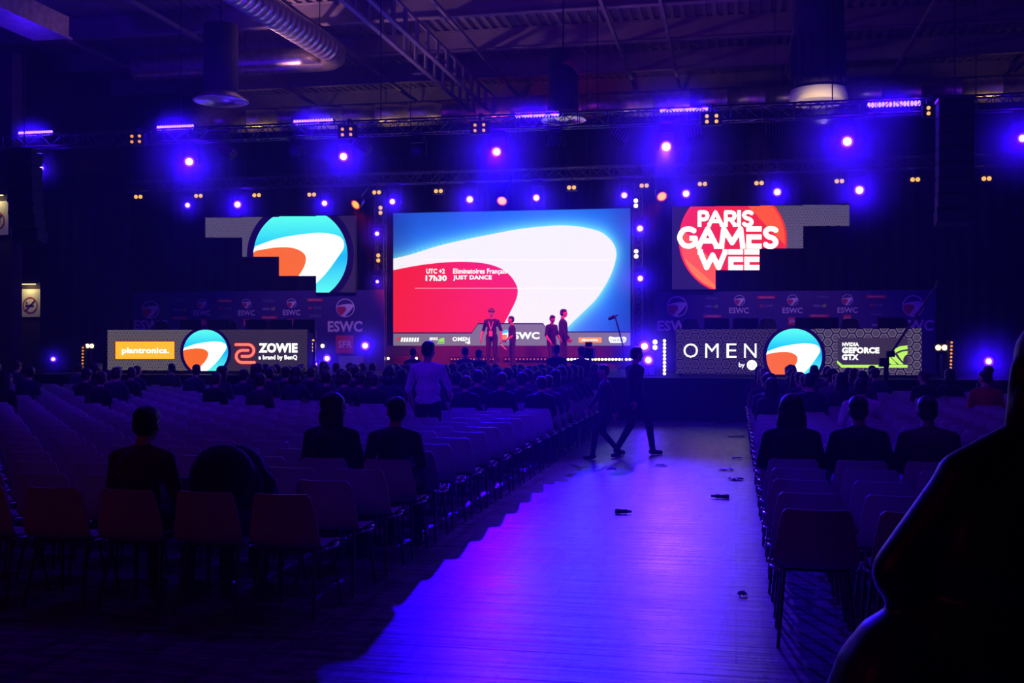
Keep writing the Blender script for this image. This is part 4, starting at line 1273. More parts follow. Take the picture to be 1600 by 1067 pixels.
def shell_mb():
    prof = [(.225, .425, .200), (.19, .448, .212), (.10, .452, .218), (0, .445, .222), (-.10, .440, .226), (-.165, .450, .234), (-.205, .490, .238),
            (-.228, .555, .232), (-.246, .63, .220), (-.264, .71, .206), (-.279, .775, .192), (-.284, .797, .168)]
    mb = MB(); n = 9; vs = []
    for y, z, hw in prof:
        back = max(0.0, min(1.0, (z - .45) / .2))
        for i in range(n):
            t = -1 + 2 * i / (n - 1)
            vs.append((hw * t, y + .045 * back * t * t, z + (1 - back) * .018 * t * t * (1 if y < .15 else .4)))
    nv = len(vs); th = .010
    lo = []
    for k, (x, y, z) in enumerate(vs):
        back = max(0.0, min(1.0, (prof[k // n][1] - .45) / .1))
        lo.append((x, y - th * back, z - th * (1 - back)))
    m = len(prof)
    fs = [(j * n + i, (j + 1) * n + i, (j + 1) * n + i + 1, j * n + i + 1) for j in range(m - 1) for i in range(n - 1)]
    mb.add(vs + lo, [tuple(reversed(f)) for f in fs] + [tuple(k + nv for k in f) for f in fs], 0, True)
    rim = [j * n for j in range(m)] + [(m - 1) * n + i for i in range(1, n)] + [j * n + n - 1 for j in range(m - 2, -1, -1)] + list(range(n - 2, 0, -1))
    mb.add(vs + lo, [(rim[i], rim[(i + 1) % len(rim)], rim[(i + 1) % len(rim)] + nv, rim[i] + nv) for i in range(len(rim))], 0)
    return mb


def leg_mb(sx, sy, mb=None, mi=0, n=8):
    mb = mb or MB()
    top = (sx * .175, .15 if sy > 0 else -.13, .432); ft = (sx * .215, .215 if sy > 0 else -.245, .0)
    return mb.tube(top, ft, .0115, .0105, n, mi)


def bracket_mb(sx, mb=None, mi=0, n=8):
    mb = mb or MB()
    mb.path([(sx * .20, -.14, .425), (sx * .235, -.13, .43), (sx * .25, -.06, .432), (sx * .25, .05, .432), (sx * .235, .12, .43), (sx * .20, .13, .425)], .009, n, mi)
    mb.path([(sx * .245, -.02, .425), (sx * .262, -.02, .452), (sx * .262, .04, .452), (sx * .245, .04, .425)], .008, n, mi)
    return mb


def rail_mb(mb=None, mi=0, n=6):
    mb = mb or MB()
    mb.tube((-.19, .14, .425), (.19, .14, .425), .010, None, n, mi); mb.tube((-.19, -.12, .425), (.19, -.12, .425), .010, None, n, mi)
    return mb


me_shell = shell_mb().mesh('seat_shell', M_shell)
me_legs = [leg_mb(sx, sy).mesh('leg', M_tube) for sx in (-1, 1) for sy in (-1, 1)]
me_br = [bracket_mb(sx).mesh('link_bracket', M_chrome) for sx in (-1, 1)]
me_rails = [MB().tube((-.19, y_, .425), (.19, y_, .425), .010, None, 6).mesh('seat_rail', M_tube) for y_ in (.14, -.12)]
w = shell_mb()
for sx in (-1, 1):
    bracket_mb(sx, w, 2, 5)
    for sy in (-1, 1): leg_mb(sx, sy, w, 1, 5)
rail_mb(w, 1, 4)
me_whole = w.mesh('plastic_chair', [M_shell, M_tube, M_chrome])
proto = thing('plastic_chair', '', 'chair')
for nm, me in [('seat_shell', me_shell)] + [('leg', m) for m in me_legs] + [('link_bracket', m) for m in me_br] + [('seat_rail', m) for m in me_rails]:
    o = bpy.data.objects.new(nm, me); COL.objects.link(o); o.parent = proto

occupied, seats = {}, []          # (block, row, seat) -> how it is described


def seat_pos(block, row, i):
    return (-2.78 - CH_SP * i, ROW0 + ROW_SP * row) if block == 'A' else (.45 + CH_SP * i, ROW0 + ROW_SP * row)


def to_pix(x, y, z):
    d = -math.sin(YAW) * x + math.cos(YAW) * y; lat = math.cos(YAW) * x + math.sin(YAW) * y
    return CX + F_PX * lat / d, CY + F_PX * (EYE - z) / d


# ------------------------------------------------------------------ people
SKIN = mat('skin', (.52, .30, .22), .55, noise=.08, nscale=30)
HAIR_D = mat('dark_hair', (.018, .013, .012), .5, noise=.5, nscale=60)
HAIR_B = mat('brown_hair', (.06, .032, .02), .5, noise=.5, nscale=60)
SHOE = mat('dark_shoe', (.02, .02, .022), .5)
EYE_M = mat('eye_dark', (.02, .015, .012), .15)
JEANS = mat('dark_trousers', (.022, .023, .032), .8, noise=.2, nscale=40)
TOPS = {k: mat('cloth_' + k, c, .85, noise=.15, nscale=30) for k, c in dict(
    black=(.010, .010, .012), charcoal=(.03, .03, .034), navy=(.02, .022, .05), grey=(.10, .10, .11), white=(.55, .54, .56), maroon=(.10, .02, .02), orange=(.42, .10, .03),
    brown=(.07, .035, .022), green=(.03, .05, .03), purple=(.06, .03, .09)).items()}

for m_ in TOPS.values():
    m_.node_tree.nodes['Principled BSDF'].inputs['Sheen Weight'].default_value = .25
    m_.node_tree.nodes['Principled BSDF'].inputs['Sheen Roughness'].default_value = .35


class Body:
    """a posed figure from tapered limbs and rounded masses, fused into one skin; z up, y forward"""
    def __init__(s): s.prims = []; s.fing = []

    def cap(s, a, b, ra, rb, zone): s.prims.append(('c', Vector(a), Vector(b), ra, rb, zone))

    def ell(s, c, r, zone, R=None): s.prims.append(('e', Vector(c), tuple(r), R, 0, zone))

    def hand(s, wrist, d, palm, sx, curl=.5, zone=2):
        """d = direction of the fingers, palm = palm normal, sx = side the thumb leaves (sign along d x palm)"""
        w = Vector(wrist); d = Vector(d).normalized(); n_ = Vector(palm); n_ = (n_ - d * n_.dot(d)).normalized(); l = d.cross(n_).normalized()
        R = Matrix((l, d, n_)).transposed()
        s.ell(w + d * .05, (.042, .054, .018), zone, R)
        for k, (off, L_) in enumerate(((-.030, .066), (-.010, .078), (.011, .073), (.031, .056))):
            off *= -sx
            p0 = w + d * .088 + l * off; c1 = curl * (.8 + .12 * k)
            d1 = (d * math.cos(c1) + n_ * math.sin(c1)); p1 = p0 + d1 * L_ * .5
            c2 = c1 * 2.1; d2 = (d * math.cos(c2) + n_ * math.sin(c2)); p2 = p1 + d2 * L_ * .5
            s.fing += [(p0 - d * .012, p1, .0095, .0088), (p1, p2, .0088, .0072)]
        t0 = w + d * .026 + l * sx * .032; dt = (d * .62 + l * sx * .62 + n_ * .35).normalized(); t1 = t0 + dt * .042
        dt2 = (dt + d * .5 + n_ * .3).normalized()
        s.fing += [(t0, t1, .0125, .0105), (t1, t1 + dt2 * .03, .0105, .0085)]

    def head(s, c, yaw=0.0, pitch=0.0, zone=2):
        R = Matrix.Rotation(yaw, 3, 'Z') @ Matrix.Rotation(pitch, 3, 'X'); c = Vector(c); s.hc, s.hR = c, R
        q = lambda x, y, z: c + R @ Vector((x, y, z))
        s.ell(q(0, -.008, .025), (.076, .096, .092), zone, R); s.ell(q(0, .018, -.035), (.060, .074, .078), zone, R)
        s.cap(q(0, .060, -.088), q(0, .064, -.092), .026, .024, zone)
        s.cap(q(0, .088, .012), q(0, .106, -.022), .010, .015, zone)
        for sx in (-1, 1):
            s.ell(q(sx * .078, -.008, -.012), (.010, .020, .032), zone, R); s.cap(q(sx * .014, .094, .022), q(sx * .05, .076, .022), .012, .010, zone)
            s.ell(q(sx * .040, .058, -.030), (.022, .026, .024), zone, R)
        s.cap(q(-.020, .087, -.056), q(.020, .087, -.056), .008, .008, 4)

    def mesh(s, name, mats, voxel):
        mb = MB()
        for p in s.prims:
            if p[0] == 'c': mb.capsule(p[1], p[2], p[3], p[4], 12)
            else: mb.ellip(p[1], p[2], p[3], 16, 10)
        tmp = mb.mesh('tmp', [SKIN]); ob = bpy.data.objects.new('tmp', tmp); COL.objects.link(ob)
        r = ob.modifiers.new('r', 'REMESH'); r.mode = 'VOXEL'; r.voxel_size = voxel
        sm = ob.modifiers.new('s', 'SMOOTH'); sm.factor = .5; sm.iterations = 3
        dg = bpy.context.evaluated_depsgraph_get(); me = bpy.data.meshes.new_from_object(ob.evaluated_get(dg))
        bpy.data.objects.remove(ob); bpy.data.meshes.remove(tmp)
        nf = len(me.polygons); C = np.zeros(nf * 3); me.polygons.foreach_get('center', C); C = C.reshape(-1, 3)
        best = np.full(nf, 1e9); zone = np.zeros(nf, dtype=np.int32)
        for p in s.prims:
            if p[0] == 'c':
                a_ = np.array(p[1]); d = np.array(p[2]) - a_; t_ = np.clip(((C - a_) @ d) / max(1e-9, d @ d), 0, 1)
                dist = np.linalg.norm(C - a_ - t_[:, None] * d, axis=1) - (p[3] + (p[4] - p[3]) * t_)
            else:
                q = C - np.array(p[1])
                if p[3] is not None: q = q @ np.array(p[3])
                k = np.linalg.norm(q / np.array(p[2]), axis=1); dist = (k - 1) * min(p[2])
            m_ = dist < best; best[m_] = dist[m_]; zone[m_] = p[5]
        hem = getattr(s, 'hem', 0.0); zone = np.where(zone == 10, np.where(C[:, 2] > hem, 0, 1), zone)
        me.materials.clear()
        for m_ in mats: me.materials.append(m_)
        vs = np.zeros(len(me.vertices) * 3); me.vertices.foreach_get('co', vs); vs = vs.reshape(-1, 3)
        fb = MB()
        for a_, b_, ra, rb in s.fing: fb.capsule(a_, b_, ra, rb, 6, 2)
        out = MB(); out.v = [tuple(v_) for v_ in vs.tolist()]; out.f = [tuple(p.vertices) for p in me.polygons]
        out.m = zone.tolist(); out.sm = [True] * nf
        out.add(fb.v, fb.f, 2, True)
        bpy.data.meshes.remove(me)
        return out.mesh(name, mats)


def fuse(name, prims, m, voxel=.012):
    b_ = Body(); b_.prims = prims; return b_.mesh(name, [m], voxel)


def hair_mesh(b_, style, m, voxel):
    c, R = b_.hc, b_.hR; q = lambda x, y, z: c + R @ Vector((x, y, z)); pr = []
    E_ = lambda cc, r: pr.append(('e', cc, r, R, 0, 0)); K = lambda a_, d, ra, rb: pr.append(('c', a_, d, ra, rb, 0))
    E_(q(0, -.022, .045), (.083, .096, .086)); E_(q(0, -.045, -.005), (.079, .072, .080)); E_(q(0, .02, .062), (.076, .070, .066))
    if style == 'curly':
        for k in range(26):
            a_ = k * 2.4; zz = .02 + .98 * (k / 26.0); rr_ = math.sqrt(max(0, 1 - zz * zz)); E_(q(.082 * rr_ * math.cos(a_), -.018 + .09 * rr_ * math.sin(a_), .045 + .088 * zz), (.030, .030, .030))
    if style == 'long':
        E_(q(0, -.06, -.10), (.088, .055, .12)); E_(q(0, -.06, -.20), (.085, .045, .10))
        for sx in (-1, 1): K(q(sx * .075, -.01, .02), q(sx * .080, -.02, -.20), .026, .030)
    if style == 'bushy':
        E_(q(0, -.03, .05), (.100, .110, .100)); E_(q(0, -.05, -.07), (.125, .075, .11))
        for sx in (-1, 1): K(q(sx * .080, -.02, .02), q(sx * .092, -.03, -.12), .032, .038)
    if style == 'bun': E_(q(0, -.11, .05), (.045, .045, .045))
    if style == 'hood':
        E_(q(0, -.03, .035), (.102, .115, .118)); E_(q(0, -.06, -.09), (.115, .075, .085))
    return fuse('hair', pr, m, voxel)


def torso(b_, pel, waist, chest, neck, shL, shR, zone, k=1.0, bulk=1.0):
    zs, zone = zone, 10; b_.hem = pel[2] - .04
    b_.ell(pel, (.165 * k, .115 * k, .115), 10); b_.ell(waist, (.142 * k * bulk, .108 * k * bulk, .15), zone); b_.ell(chest, (.158 * k, .118 * k * bulk, .155), zone)
    b_.cap(pel, waist, .125 * k, .125 * k * bulk, zone); b_.cap(waist, chest, .12 * k * bulk, .125 * k, zone)
    mid = (Vector(shL) + Vector(shR)) / 2; neck = Vector(neck)
    zone = zs
    b_.cap(chest, mid, .11 * k, .07 * k, zone)
    for sh in (shL, shR):
        b_.cap(mid.lerp(neck, .55), sh, .058 * k, .060 * k, zone); b_.cap(chest, sh, .085 * k, .060 * k, zone)
    b_.cap(mid, neck, .062, .054, 2)


def limb_arm(b_, sh, el, wr, zone, sleeve='long', k=1.0):
    b_.cap(sh, el, .056 * k, .045 * k, zone)
    if sleeve == 'long': b_.cap(el, wr, .043 * k, .033 * k, zone)
    else:
        b_.cap(Vector(sh).lerp(Vector(el), .62), el, .043, .039, 2); b_.cap(el, wr, .040, .028, 2)


def limb_leg(b_, hip, kn, an, toe, k=1.0):
    b_.cap(hip, kn, .090 * k, .062 * k, 1); b_.cap(kn, an, .062 * k, .045 * k, 1)
    an = Vector(an); toe = Vector(toe)
    b_.cap(an + Vector((0, 0, -.04)), toe, .045, .036, 3); b_.cap(an + Vector((0, 0, -.03)), an + (an - toe) * .25 + Vector((0, 0, -.045)), .04, .038, 3)


def seated(lean=0.0, turn=0.0, headyaw=0.0, headpitch=0.0, hands='lap', sleeve='long', k=1.0, bulk=1.0, slump=0.0, hoff=(0, 0, 0)):
    """sits with the seat surface at z = .455; y forward; back rest behind y = -.24"""
    b_ = Body(); L_ = lambda x, y, z: Vector((x, y + lean * (z - .58) * .9, z - abs(lean) * (z - .58) * .35 - slump * (z - .58) * .2))
    pel, wa, ch, nk = L_(0, -.06, .585), L_(0, -.085, .73), L_(0, -.075, .90), L_(0, -.045, 1.055)
    shL, shR = L_(-.160 * k, -.065 - turn * .06, .965), L_(.160 * k, -.065 + turn * .06, .965)
    torso(b_, pel, wa, ch, nk, shL, shR, 0, k, bulk)
    hc = nk + Vector((0, .045 + lean * .06, .135 - abs(lean) * .05)) + Vector(hoff); b_.cap(nk, hc + Vector((0, -.02, -.05)), .052, .052, 2)
    b_.head(hc, headyaw, headpitch)
    for sx, sh in ((-1, shL), (1, shR)):
        if hands == 'lap': el, wr = L_(sx * .215 * k, -.03, .735), L_(sx * .115, .17, .665)
        elif hands == 'knees': el, wr = Vector((sx * .20, sh.y + .12, .78)), Vector((sx * .13, .30, .63))
        else: el, wr = L_(sx * .25, .03, .80), L_(sx * .06, .22, .86)
        limb_arm(b_, sh, el, wr, 0, sleeve, k)
        b_.hand(wr, Vector((-sx * .45, .8, -.15)), (0, 0, -1), -1 if sx > 0 else 1, .45)
        limb_leg(b_, (sx * .088, -.03, .57), (sx * .125, .36, .56), (sx * .125, .33, .09), (sx * .14, .48, .038), k)
    return b_


def standing(feet, hips_z=.93, lean=(0, 0), headyaw=0, headpitch=0, arms=None, sleeve='short', k=1.0, bulk=1.0, twist=0.0):
    """feet: ((ankle), (toe)) for the two legs; arms: ((elbow),(wrist),(finger dir),(palm)) for the two sides"""
    b_ = Body(); lx, ly = lean
    L_ = lambda x, y, z: Vector((x + lx * (z - .9), y + ly * (z - .9), z))
    pel, wa, ch, nk = L_(0, 0, hips_z + .05), L_(0, .005, 1.13), L_(0, 0, 1.31), L_(0, -.01, 1.475)
    shL, shR = L_(-.168 * k, -.01 - twist, 1.39), L_(.168 * k, -.01 + twist, 1.39)
    torso(b_, pel, wa, ch, nk, shL, shR, 0, k, bulk)
    hc = nk + Vector((lx * .1, .04, .155)); b_.cap(nk, hc + Vector((0, -.02, -.06)), .053, .053, 2); b_.head(hc, headyaw, headpitch)
    for i, (sx, sh) in enumerate(((-1, shL), (1, shR))):
        el, wr, d, pn = arms[i]; limb_arm(b_, sh, el, wr, 0, sleeve, k); b_.hand(wr, d, pn, -sx if pn[0] else sx, .4)
        kn, an, toe = feet[i]; limb_leg(b_, L_(sx * .09, 0, hips_z), kn, an, toe, k)
    return b_


EYES = MB()


def person(label, b_, loc, rz, top, bottom=None, hair='short', hair_m=None, voxel=.011, scale=1.0, eyes=True, skin=None, shoe=None):
    o = bpy.data.objects.new('person', b_.mesh('person', [top, bottom or JEANS, skin or SKIN, shoe or SHOE, mat('lip', (.42, .16, .14), .5)], voxel)); COL.objects.link(o)
    o.location = loc; o.rotation_euler = (0, 0, rz); o.scale = (scale,) * 3
    tag(o, label, 'person')
    if hair:
        h = bpy.data.objects.new('hair', hair_mesh(b_, hair, hair_m or HAIR_D, voxel)); COL.objects.link(h); h.parent = o
    if eyes:
        for sx in (-1, 1):
            e_ = MB(); e_.ellip(b_.hc + b_.hR @ Vector((sx * .031, .083, .003)), (.013, .009, .009), b_.hR, 10, 6)
            eo = bpy.data.objects.new('eye', e_.mesh('eye', EYE_M)); COL.objects.link(eo); eo.parent = o
    return o


def stand_arms(spread=.06, fwd=0.0):
    return tuple(((sx * (.215 + spread), -.03 + fwd * .4, 1.12), (sx * (.235 + spread), .06 + fwd, .87), (sx * .05, .25, -1), (-sx, 0, 0)) for sx in (-1, 1))


def stand_feet(w=.11, st=0.0):
    return tuple(((sx * w, .02 + sx * st * .5, .50), (sx * (w + .01), -.02 + sx * st, .09), (sx * (w + .03), .14 + sx * st, .038)) for sx in (-1, 1))


# --- the four on stage
PYs = 30.9
c = P(768.5, 580, PYs)
b1 = standing(stand_feet(.10), lean=(.0, .02), headpitch=-.25, arms=(((-.27, -.03, 1.13), (-.285, .05, .88), (-.05, .2, -1), (1, 0, 0)), ((.26, -.02, 1.13), (.30, .10, .89), (.15, .35, -1), (-1, 0, 0))), k=1.06)
man = person('tall curly-haired man in dark shirt with pale lanyard, facing the audience on stage', b1, (c.x, PYs, STZ), PI, TOPS['black'], hair='curly', hair_m=HAIR_B, scale=.985)
l = MB(); l.path([(-.085, .02, 1.455), (-.06, .118, 1.36), (-.0, .152, 1.16), (0, .150, 1.12)], .010, 6); l.path([(.085, .02, 1.455), (.06, .118, 1.36), (.0, .152, 1.16)], .010, 6)
ln = bpy.data.objects.new('lanyard', l.mesh('lanyard', mat('pale_ribbon', (.75, .55, .5), .6))); COL.objects.link(ln); ln.parent = man
l = MB(); l.box((0, .155, 1.04), (.10, .008, .15)); cd = bpy.data.objects.new('badge', l.mesh('badge', mat('badge_card', (.75, .35, .28), .5))); COL.objects.link(cd); cd.parent = man
c2 = P(801, 580, PYs + .1)
b2 = standing(stand_feet(.10, .05), lean=(0, .05), headyaw=0, arms=(((-.24, .0, 1.12), (-.20, .22, .98), (.2, 1, -.35), (1, 0, 0)), ((.24, .02, 1.12), (.19, .20, .97), (-.2, 1, -.4), (-1, 0, 0))), k=1.0, bulk=1.08)
person('short dark-haired man in dark polo beside the lanyard man, in profile on stage', b2, (c2.x, PYs + .1, STZ), PI / 2 + .35, TOPS['black'], scale=.87)
p1 = P(782.5, 538, PYs - .1); p2 = P(791, 546, PYs - .1)
tag(MB().bar(p1, p2, .09, .012).build('paper_sheet', mat('paper', (.8, .75, .72), .7)), 'pale folded sheet held between the lanyard man and his neighbour', 'paper')
c3 = P(864, 580, PYs - .1)
b3 = standing(stand_feet(.10, .06), lean=(0, .04), headpitch=-.2, arms=(((-.25, .0, 1.12), (-.18, .24, .95), (.3, 1, -.2), (1, 0, 0)), ((.25, .03, 1.11), (.20, .20, .90), (-.1, .6, -.8), (-1, 0, 0))), k=1.02, bulk=1.08)
person('short man in dark polo in front of the taller man, second pair on stage', b3, (c3.x, PYs - .35, STZ), -PI / 2 - .75, TOPS['black'], scale=.875)
c4 = P(880, 580, PYs + .35)
b4 = standing(stand_feet(.10, -.05), lean=(0, -.02), headyaw=.1, arms=(((-.25, -.02, 1.12), (-.24, .10, .88), (0, .35, -1), (1, 0, 0)), ((.25, .02, 1.12), (.25, .20, .92), (0, .6, -.8), (-1, 0, 0))), sleeve='long', k=1.06, bulk=1.05)
person('tall man in dark jacket seen in profile before the white screen', b4, (c4.x, PYs + .35, STZ), -PI / 2, TOPS['black'], scale=.985)

# --- standing and walking in the hall
x, y = -3.96, 13.98
b_ = standing(stand_feet(.11), headyaw=-.15, arms=(((-.27, -.02, 1.12), (-.26, .10, .90), (.1, .5, -1), (1, 0, 0)), ((.27, .06, 1.15), (.22, .26, 1.02), (0, 1, .1), (-1, 0, 0))), sleeve='short', k=1.10, bulk=1.12)
person('man in white shirt standing among the chairs with his back turned', b_, (x, y, 0), -.1, TOPS['white'], scale=1.0, bottom=TOPS['black'])
wf = (((-.10, .16, .52), (-.10, .02, .11), (-.11, .17, .05)), ((.10, .10, .50), (.10, -.22, .12), (.11, -.10, .04)))
b_ = standing((((-.10, .20, .50), (-.11, .26, .09), (-.12, .41, .038)), ((.10, .02, .49), (.10, -.30, .12), (.11, -.17, .045))), hips_z=.90,
              arms=(((-.25, -.10, 1.12), (-.24, -.12, .88), (0, -.1, -1), (1, 0, 0)), ((.25, .08, 1.13), (.23, .25, .95), (0, .5, -.8), (-1, 0, 0))), sleeve='long', k=1.0)
person('shorter dark figure walking across the lit aisle beside the chairs', b_, (-1.92, 16.45, 0), PI / 2 + .35, TOPS['charcoal'], scale=.80)
b_ = standing((((-.10, -.02, .49), (-.11, -.28, .11), (-.12, -.15, .042)), ((.10, .20, .50), (.10, .27, .09), (.11, .42, .038))), hips_z=.90,
              arms=(((-.25, .06, 1.12), (-.22, .20, .95), (0, .4, -.9), (1, 0, 0)), ((.25, -.10, 1.13), (.23, -.14, .90), (0, -.1, -1), (-1, 0, 0))), sleeve='long', k=1.05)
person('taller dark figure walking down the lit aisle toward the stage', b_, (-1.52, 17.05, 0), -.9, TOPS['black'], scale=.95)

# --- the dark figure standing close by at the picture's edge
fx, fy = .757, 2.86
b_ = standing(stand_feet(.12), headyaw=.15, arms=(((-.36, -.02, 1.165), (-.25, .14, .98), (.5, .6, -.4), (1, 0, 0)), ((.36, -.02, 1.165), (.25, .15, .95), (-.5, .6, -.4), (-1, 0, 0))), sleeve='long', k=1.2, bulk=1.22)
big = person('large dark figure in a coat standing close by, seen from behind', b_, (fx, fy, 0), .06, TOPS['black'], hair='bushy', scale=1.02, bottom=TOPS['black'], voxel=.010)
pr = [('e', Vector((-.06, .0, 1.20)), (.26, .17, .26), None, 0, 0), ('e', Vector((-.10, 0, .98)), (.30, .19, .20), None, 0, 0), ('e', Vector((-.30, 0, .76)), (.25, .20, .34), None, 0, 0), ('e', Vector((0, 0, .78)), (.36, .23, .30), None, 0, 0),
      ('c', Vector((-.20, -.01, 1.375)), Vector((-.36, -.02, 1.165)), .082, .070, 0), ('c', Vector((-.36, -.02, 1.165)), Vector((-.25, .10, 1.0)), .070, .06, 0),
      ('c', Vector((-.10, -.01, 1.465)), Vector((-.21, -.01, 1.385)), .06, .075, 0), ('c', Vector((.10, -.01, 1.475)), Vector((.23, -.01, 1.41)), .06, .075, 0),
      ('c', Vector((.21, -.01, 1.42)), Vector((.37, -.02, 1.165)), .082, .076, 0), ('c', Vector((.37, -.02, 1.165)), Vector((.28, .11, .98)), .076, .06, 0),
      ('c', Vector((-.2, -.01, 1.37)), Vector((.2, -.01, 1.37)), .085, .085, 0)]
M_coat = mat('shiny_coat', (.008, .008, .010), .42, spec=.5); _c = M_coat.node_tree.nodes['Principled BSDF']; _c.inputs['Sheen Weight'].default_value = .8; _c.inputs['Sheen Roughness'].default_value = .3
ct = bpy.data.objects.new('coat', fuse('coat', pr, M_coat, .014)); COL.objects.link(ct); ct.parent = big

# --- seated near the back
PA = {}


def sit(block, row, i, label, b_, top, hair='short', hair_m=None, voxel=.012, rz=0.0, scale=1.0, dy=0.0):
    x, y = seat_pos(block, row, i); occupied[(block, row, i)] = 1
    return person(label, b_, (x, y + .0 + dy, .455 * (1 - scale)), rz, top, hair=hair, hair_m=hair_m, voxel=voxel, scale=scale, eyes=True)


sit('A', 0, 2, 'short-haired person in pale maroon top seated in the last row', seated(.02, sleeve='short', k=1.08, slump=-.1), TOPS['maroon'])
bh = seated(.75, headpitch=-1.2, hoff=(0, .02, -.24), hands='knees', k=1.06, bulk=1.15)
for cc_, rr_ in (((0, .02, .84), (.225, .20, .235)), ((0, .20, .86), (.215, .22, .20)), ((.0, .10, .80), (.235, .22, .22))): bh.ell(cc_, rr_, 0)
sit('A', 0, 1, 'person in black jacket bent far forward in the last row', bh, TOPS['black'], hair='hood')
sit('A', 3, 1, 'long-haired person in black jacket seated beside another two chairs off the aisle', seated(.05, turn=.3, headyaw=-.5, k=1.1, bulk=1.15), TOPS['black'], hair='bushy')
sit('A', 3, 0, 'short-haired person in dark shirt on the aisle chair, leaning toward long-haired neighbour', seated(.12, headyaw=.3, k=1.05), TOPS['charcoal'], rz=.1)
sit('B', 4, 0, 'broad person in black with bushy hair on the aisle chair, red-logo side', seated(.1, headyaw=.2, k=1.12, bulk=1.15), TOPS['black'], hair='bushy')
sit('B', 4, 1, 'person in black between bushy-haired and brown-topped neighbours, red-logo side', seated(.06, k=1.12, bulk=1.1), TOPS['black'])
sit('B', 4, 2, 'person in dark brown top seated third from the aisle, red-logo side', seated(.05, k=1.14, bulk=1.12), TOPS['brown'])
sit('B', 11, 2, 'person in pale shirt seated before the round logo, red-logo side', seated(.1, headyaw=-.3, k=1.12, bulk=1.1), TOPS['white'])
sit('B', 16, 6, 'person in orange jacket seated below the green eye sign', seated(.0, headyaw=.6, k=1.1, bulk=1.1), TOPS['orange'])

# --- the crowd: seven seated figures, copied seat by seat
rng = random.Random(11)
VAR = [seated(.03), seated(.12, headyaw=.45, k=1.05), seated(.2, hands='knees', headpitch=-.15, k=1.08, bulk=1.1), seated(.0, headyaw=-.4, k=.96),
       seated(-.04, k=1.08, bulk=1.12), seated(.08, turn=.4, headyaw=.7, k=1.02), seated(.05, hands='up', headpitch=-.35, k=1.0)]
HST = ['short', 'short', 'curly', 'long', 'short', 'bun', 'hood']
BM = [b_.mesh('person', [TOPS['black'], JEANS, SKIN, SHOE, _mats['lip']], .02) for b_ in VAR]
HM = [hair_mesh(b_, HST[i], HAIR_D, .016) for i, b_ in enumerate(VAR)]
ADJ = ['short-haired', 'sideways-glancing', 'curly-haired', 'long-haired', 'upright short-haired', 'bun-haired', 'hooded']
TOPN = ['black', 'charcoal', 'navy', 'black', 'grey', 'purple', 'charcoal', 'black', 'green', 'navy']
NROW = 24
ROWS_FROM_STAGE = lambda r: ordn(NROW - r)
blk_name = {'A': 'big-screen block', 'B': 'red-logo block'}
used_labels = set()


def crowd(block, row, i, vi=None, top=None):
    if (block, row, i) in occupied: return
    x, y = seat_pos(block, row, i); vi = rng.randrange(7) if vi is None else vi
    top = top or rng.choice(TOPN)
    o = bpy.data.objects.new('person', BM[vi]); COL.objects.link(o)
    h = bpy.data.objects.new('hair', HM[vi]); COL.objects.link(h); h.parent = o
    o.material_slots[0].link = 'OBJECT'; o.material_slots[0].material = TOPS[top]
    h.material_slots[0].link = 'OBJECT'; h.material_slots[0].material = rng.choice([HAIR_D, HAIR_D, HAIR_B])
    k = rng.uniform(.92, 1.02); o.scale = (k, k, k)
    o.location = (x + rng.uniform(-.02, .02), y + rng.uniform(-.0, .02), .456 * (1 - k) + .003); o.rotation_euler = (0, 0, rng.uniform(-.12, .12))
    occupied[(block, row, i)] = 1
    tag(o, '%s spectator in %s, %s row from the stage, %s seat from aisle, %s' % (ADJ[vi], top, ROWS_FROM_STAGE(row), ordn(i + 1), blk_name[block]), 'person', 'seated spectators')


for row in range(9, NROW):
    for i in range(40):
        x, y = seat_pos('A', row, i); u, v = to_pix(x, y, 1.2)
        if not (-10 < u < 1600): break
        if row >= 15:
            p = .80 if 400 < u < 950 else .12
        elif row >= 13: p = .42 if 400 < u < 900 else .12
        else: p = 0
        if row == 11 and i in (1, 2, 3): p = 0
        if rng.random() < p: crowd('A', row, i)
    for i in range(22):
        x, y = seat_pos('B', row, i); u, v = to_pix(x, y, 1.2)
        if u > 1610: break
        p = 0
        if row >= 10 and u < 1290: p = .62 if row > 12 else .35
        elif row >= 15 and u < 1370: p = .45
        elif row >= 15: p = .07
        if rng.random() < p: crowd('B', row, i)
for i_, (row, u_) in enumerate([(19, 1425), (20, 1480), (20, 1510), (16, 130), (16, 172), (17, 215), (19, 305)]):
    best = None
    for blk in 'AB':
        for i in range(40):
            x, y = seat_pos(blk, row, i); u, v = to_pix(x, y, 1.2)
            if best is None or abs(u - u_) < best[0]: best = (abs(u - u_), blk, i)
    crowd(best[1], row, best[2], top='black')
# a few people on their feet by the stage front
for i_, (u, ht, lab, tp) in enumerate([(727, .93, 'bare-headed spectator standing at the stage front below the lanyard man', 'grey'), (748, .9, 'second spectator standing at the stage front beside the bare-headed one', 'black'),
                                       (870, .96, 'spectator standing at the stage front below the second pair', 'black'), (645, .92, 'spectator standing at the stage front behind the white-shirted man', 'charcoal'),
                                       (908, .94, 'camera operator standing behind the video camera tripod', 'black')]):
    q = P(u, 600, 23.75 if i_ < 4 else 22.98)
    b_ = standing(stand_feet(.11), headyaw=(-.5 + .3 * i_) * .6, arms=stand_arms(.02, .05), sleeve='long', k=1.03)
    person(lab, b_, (q.x, q.y, 0), rng.uniform(-.2, .2), TOPS[tp], scale=ht, voxel=.016, eyes=False)

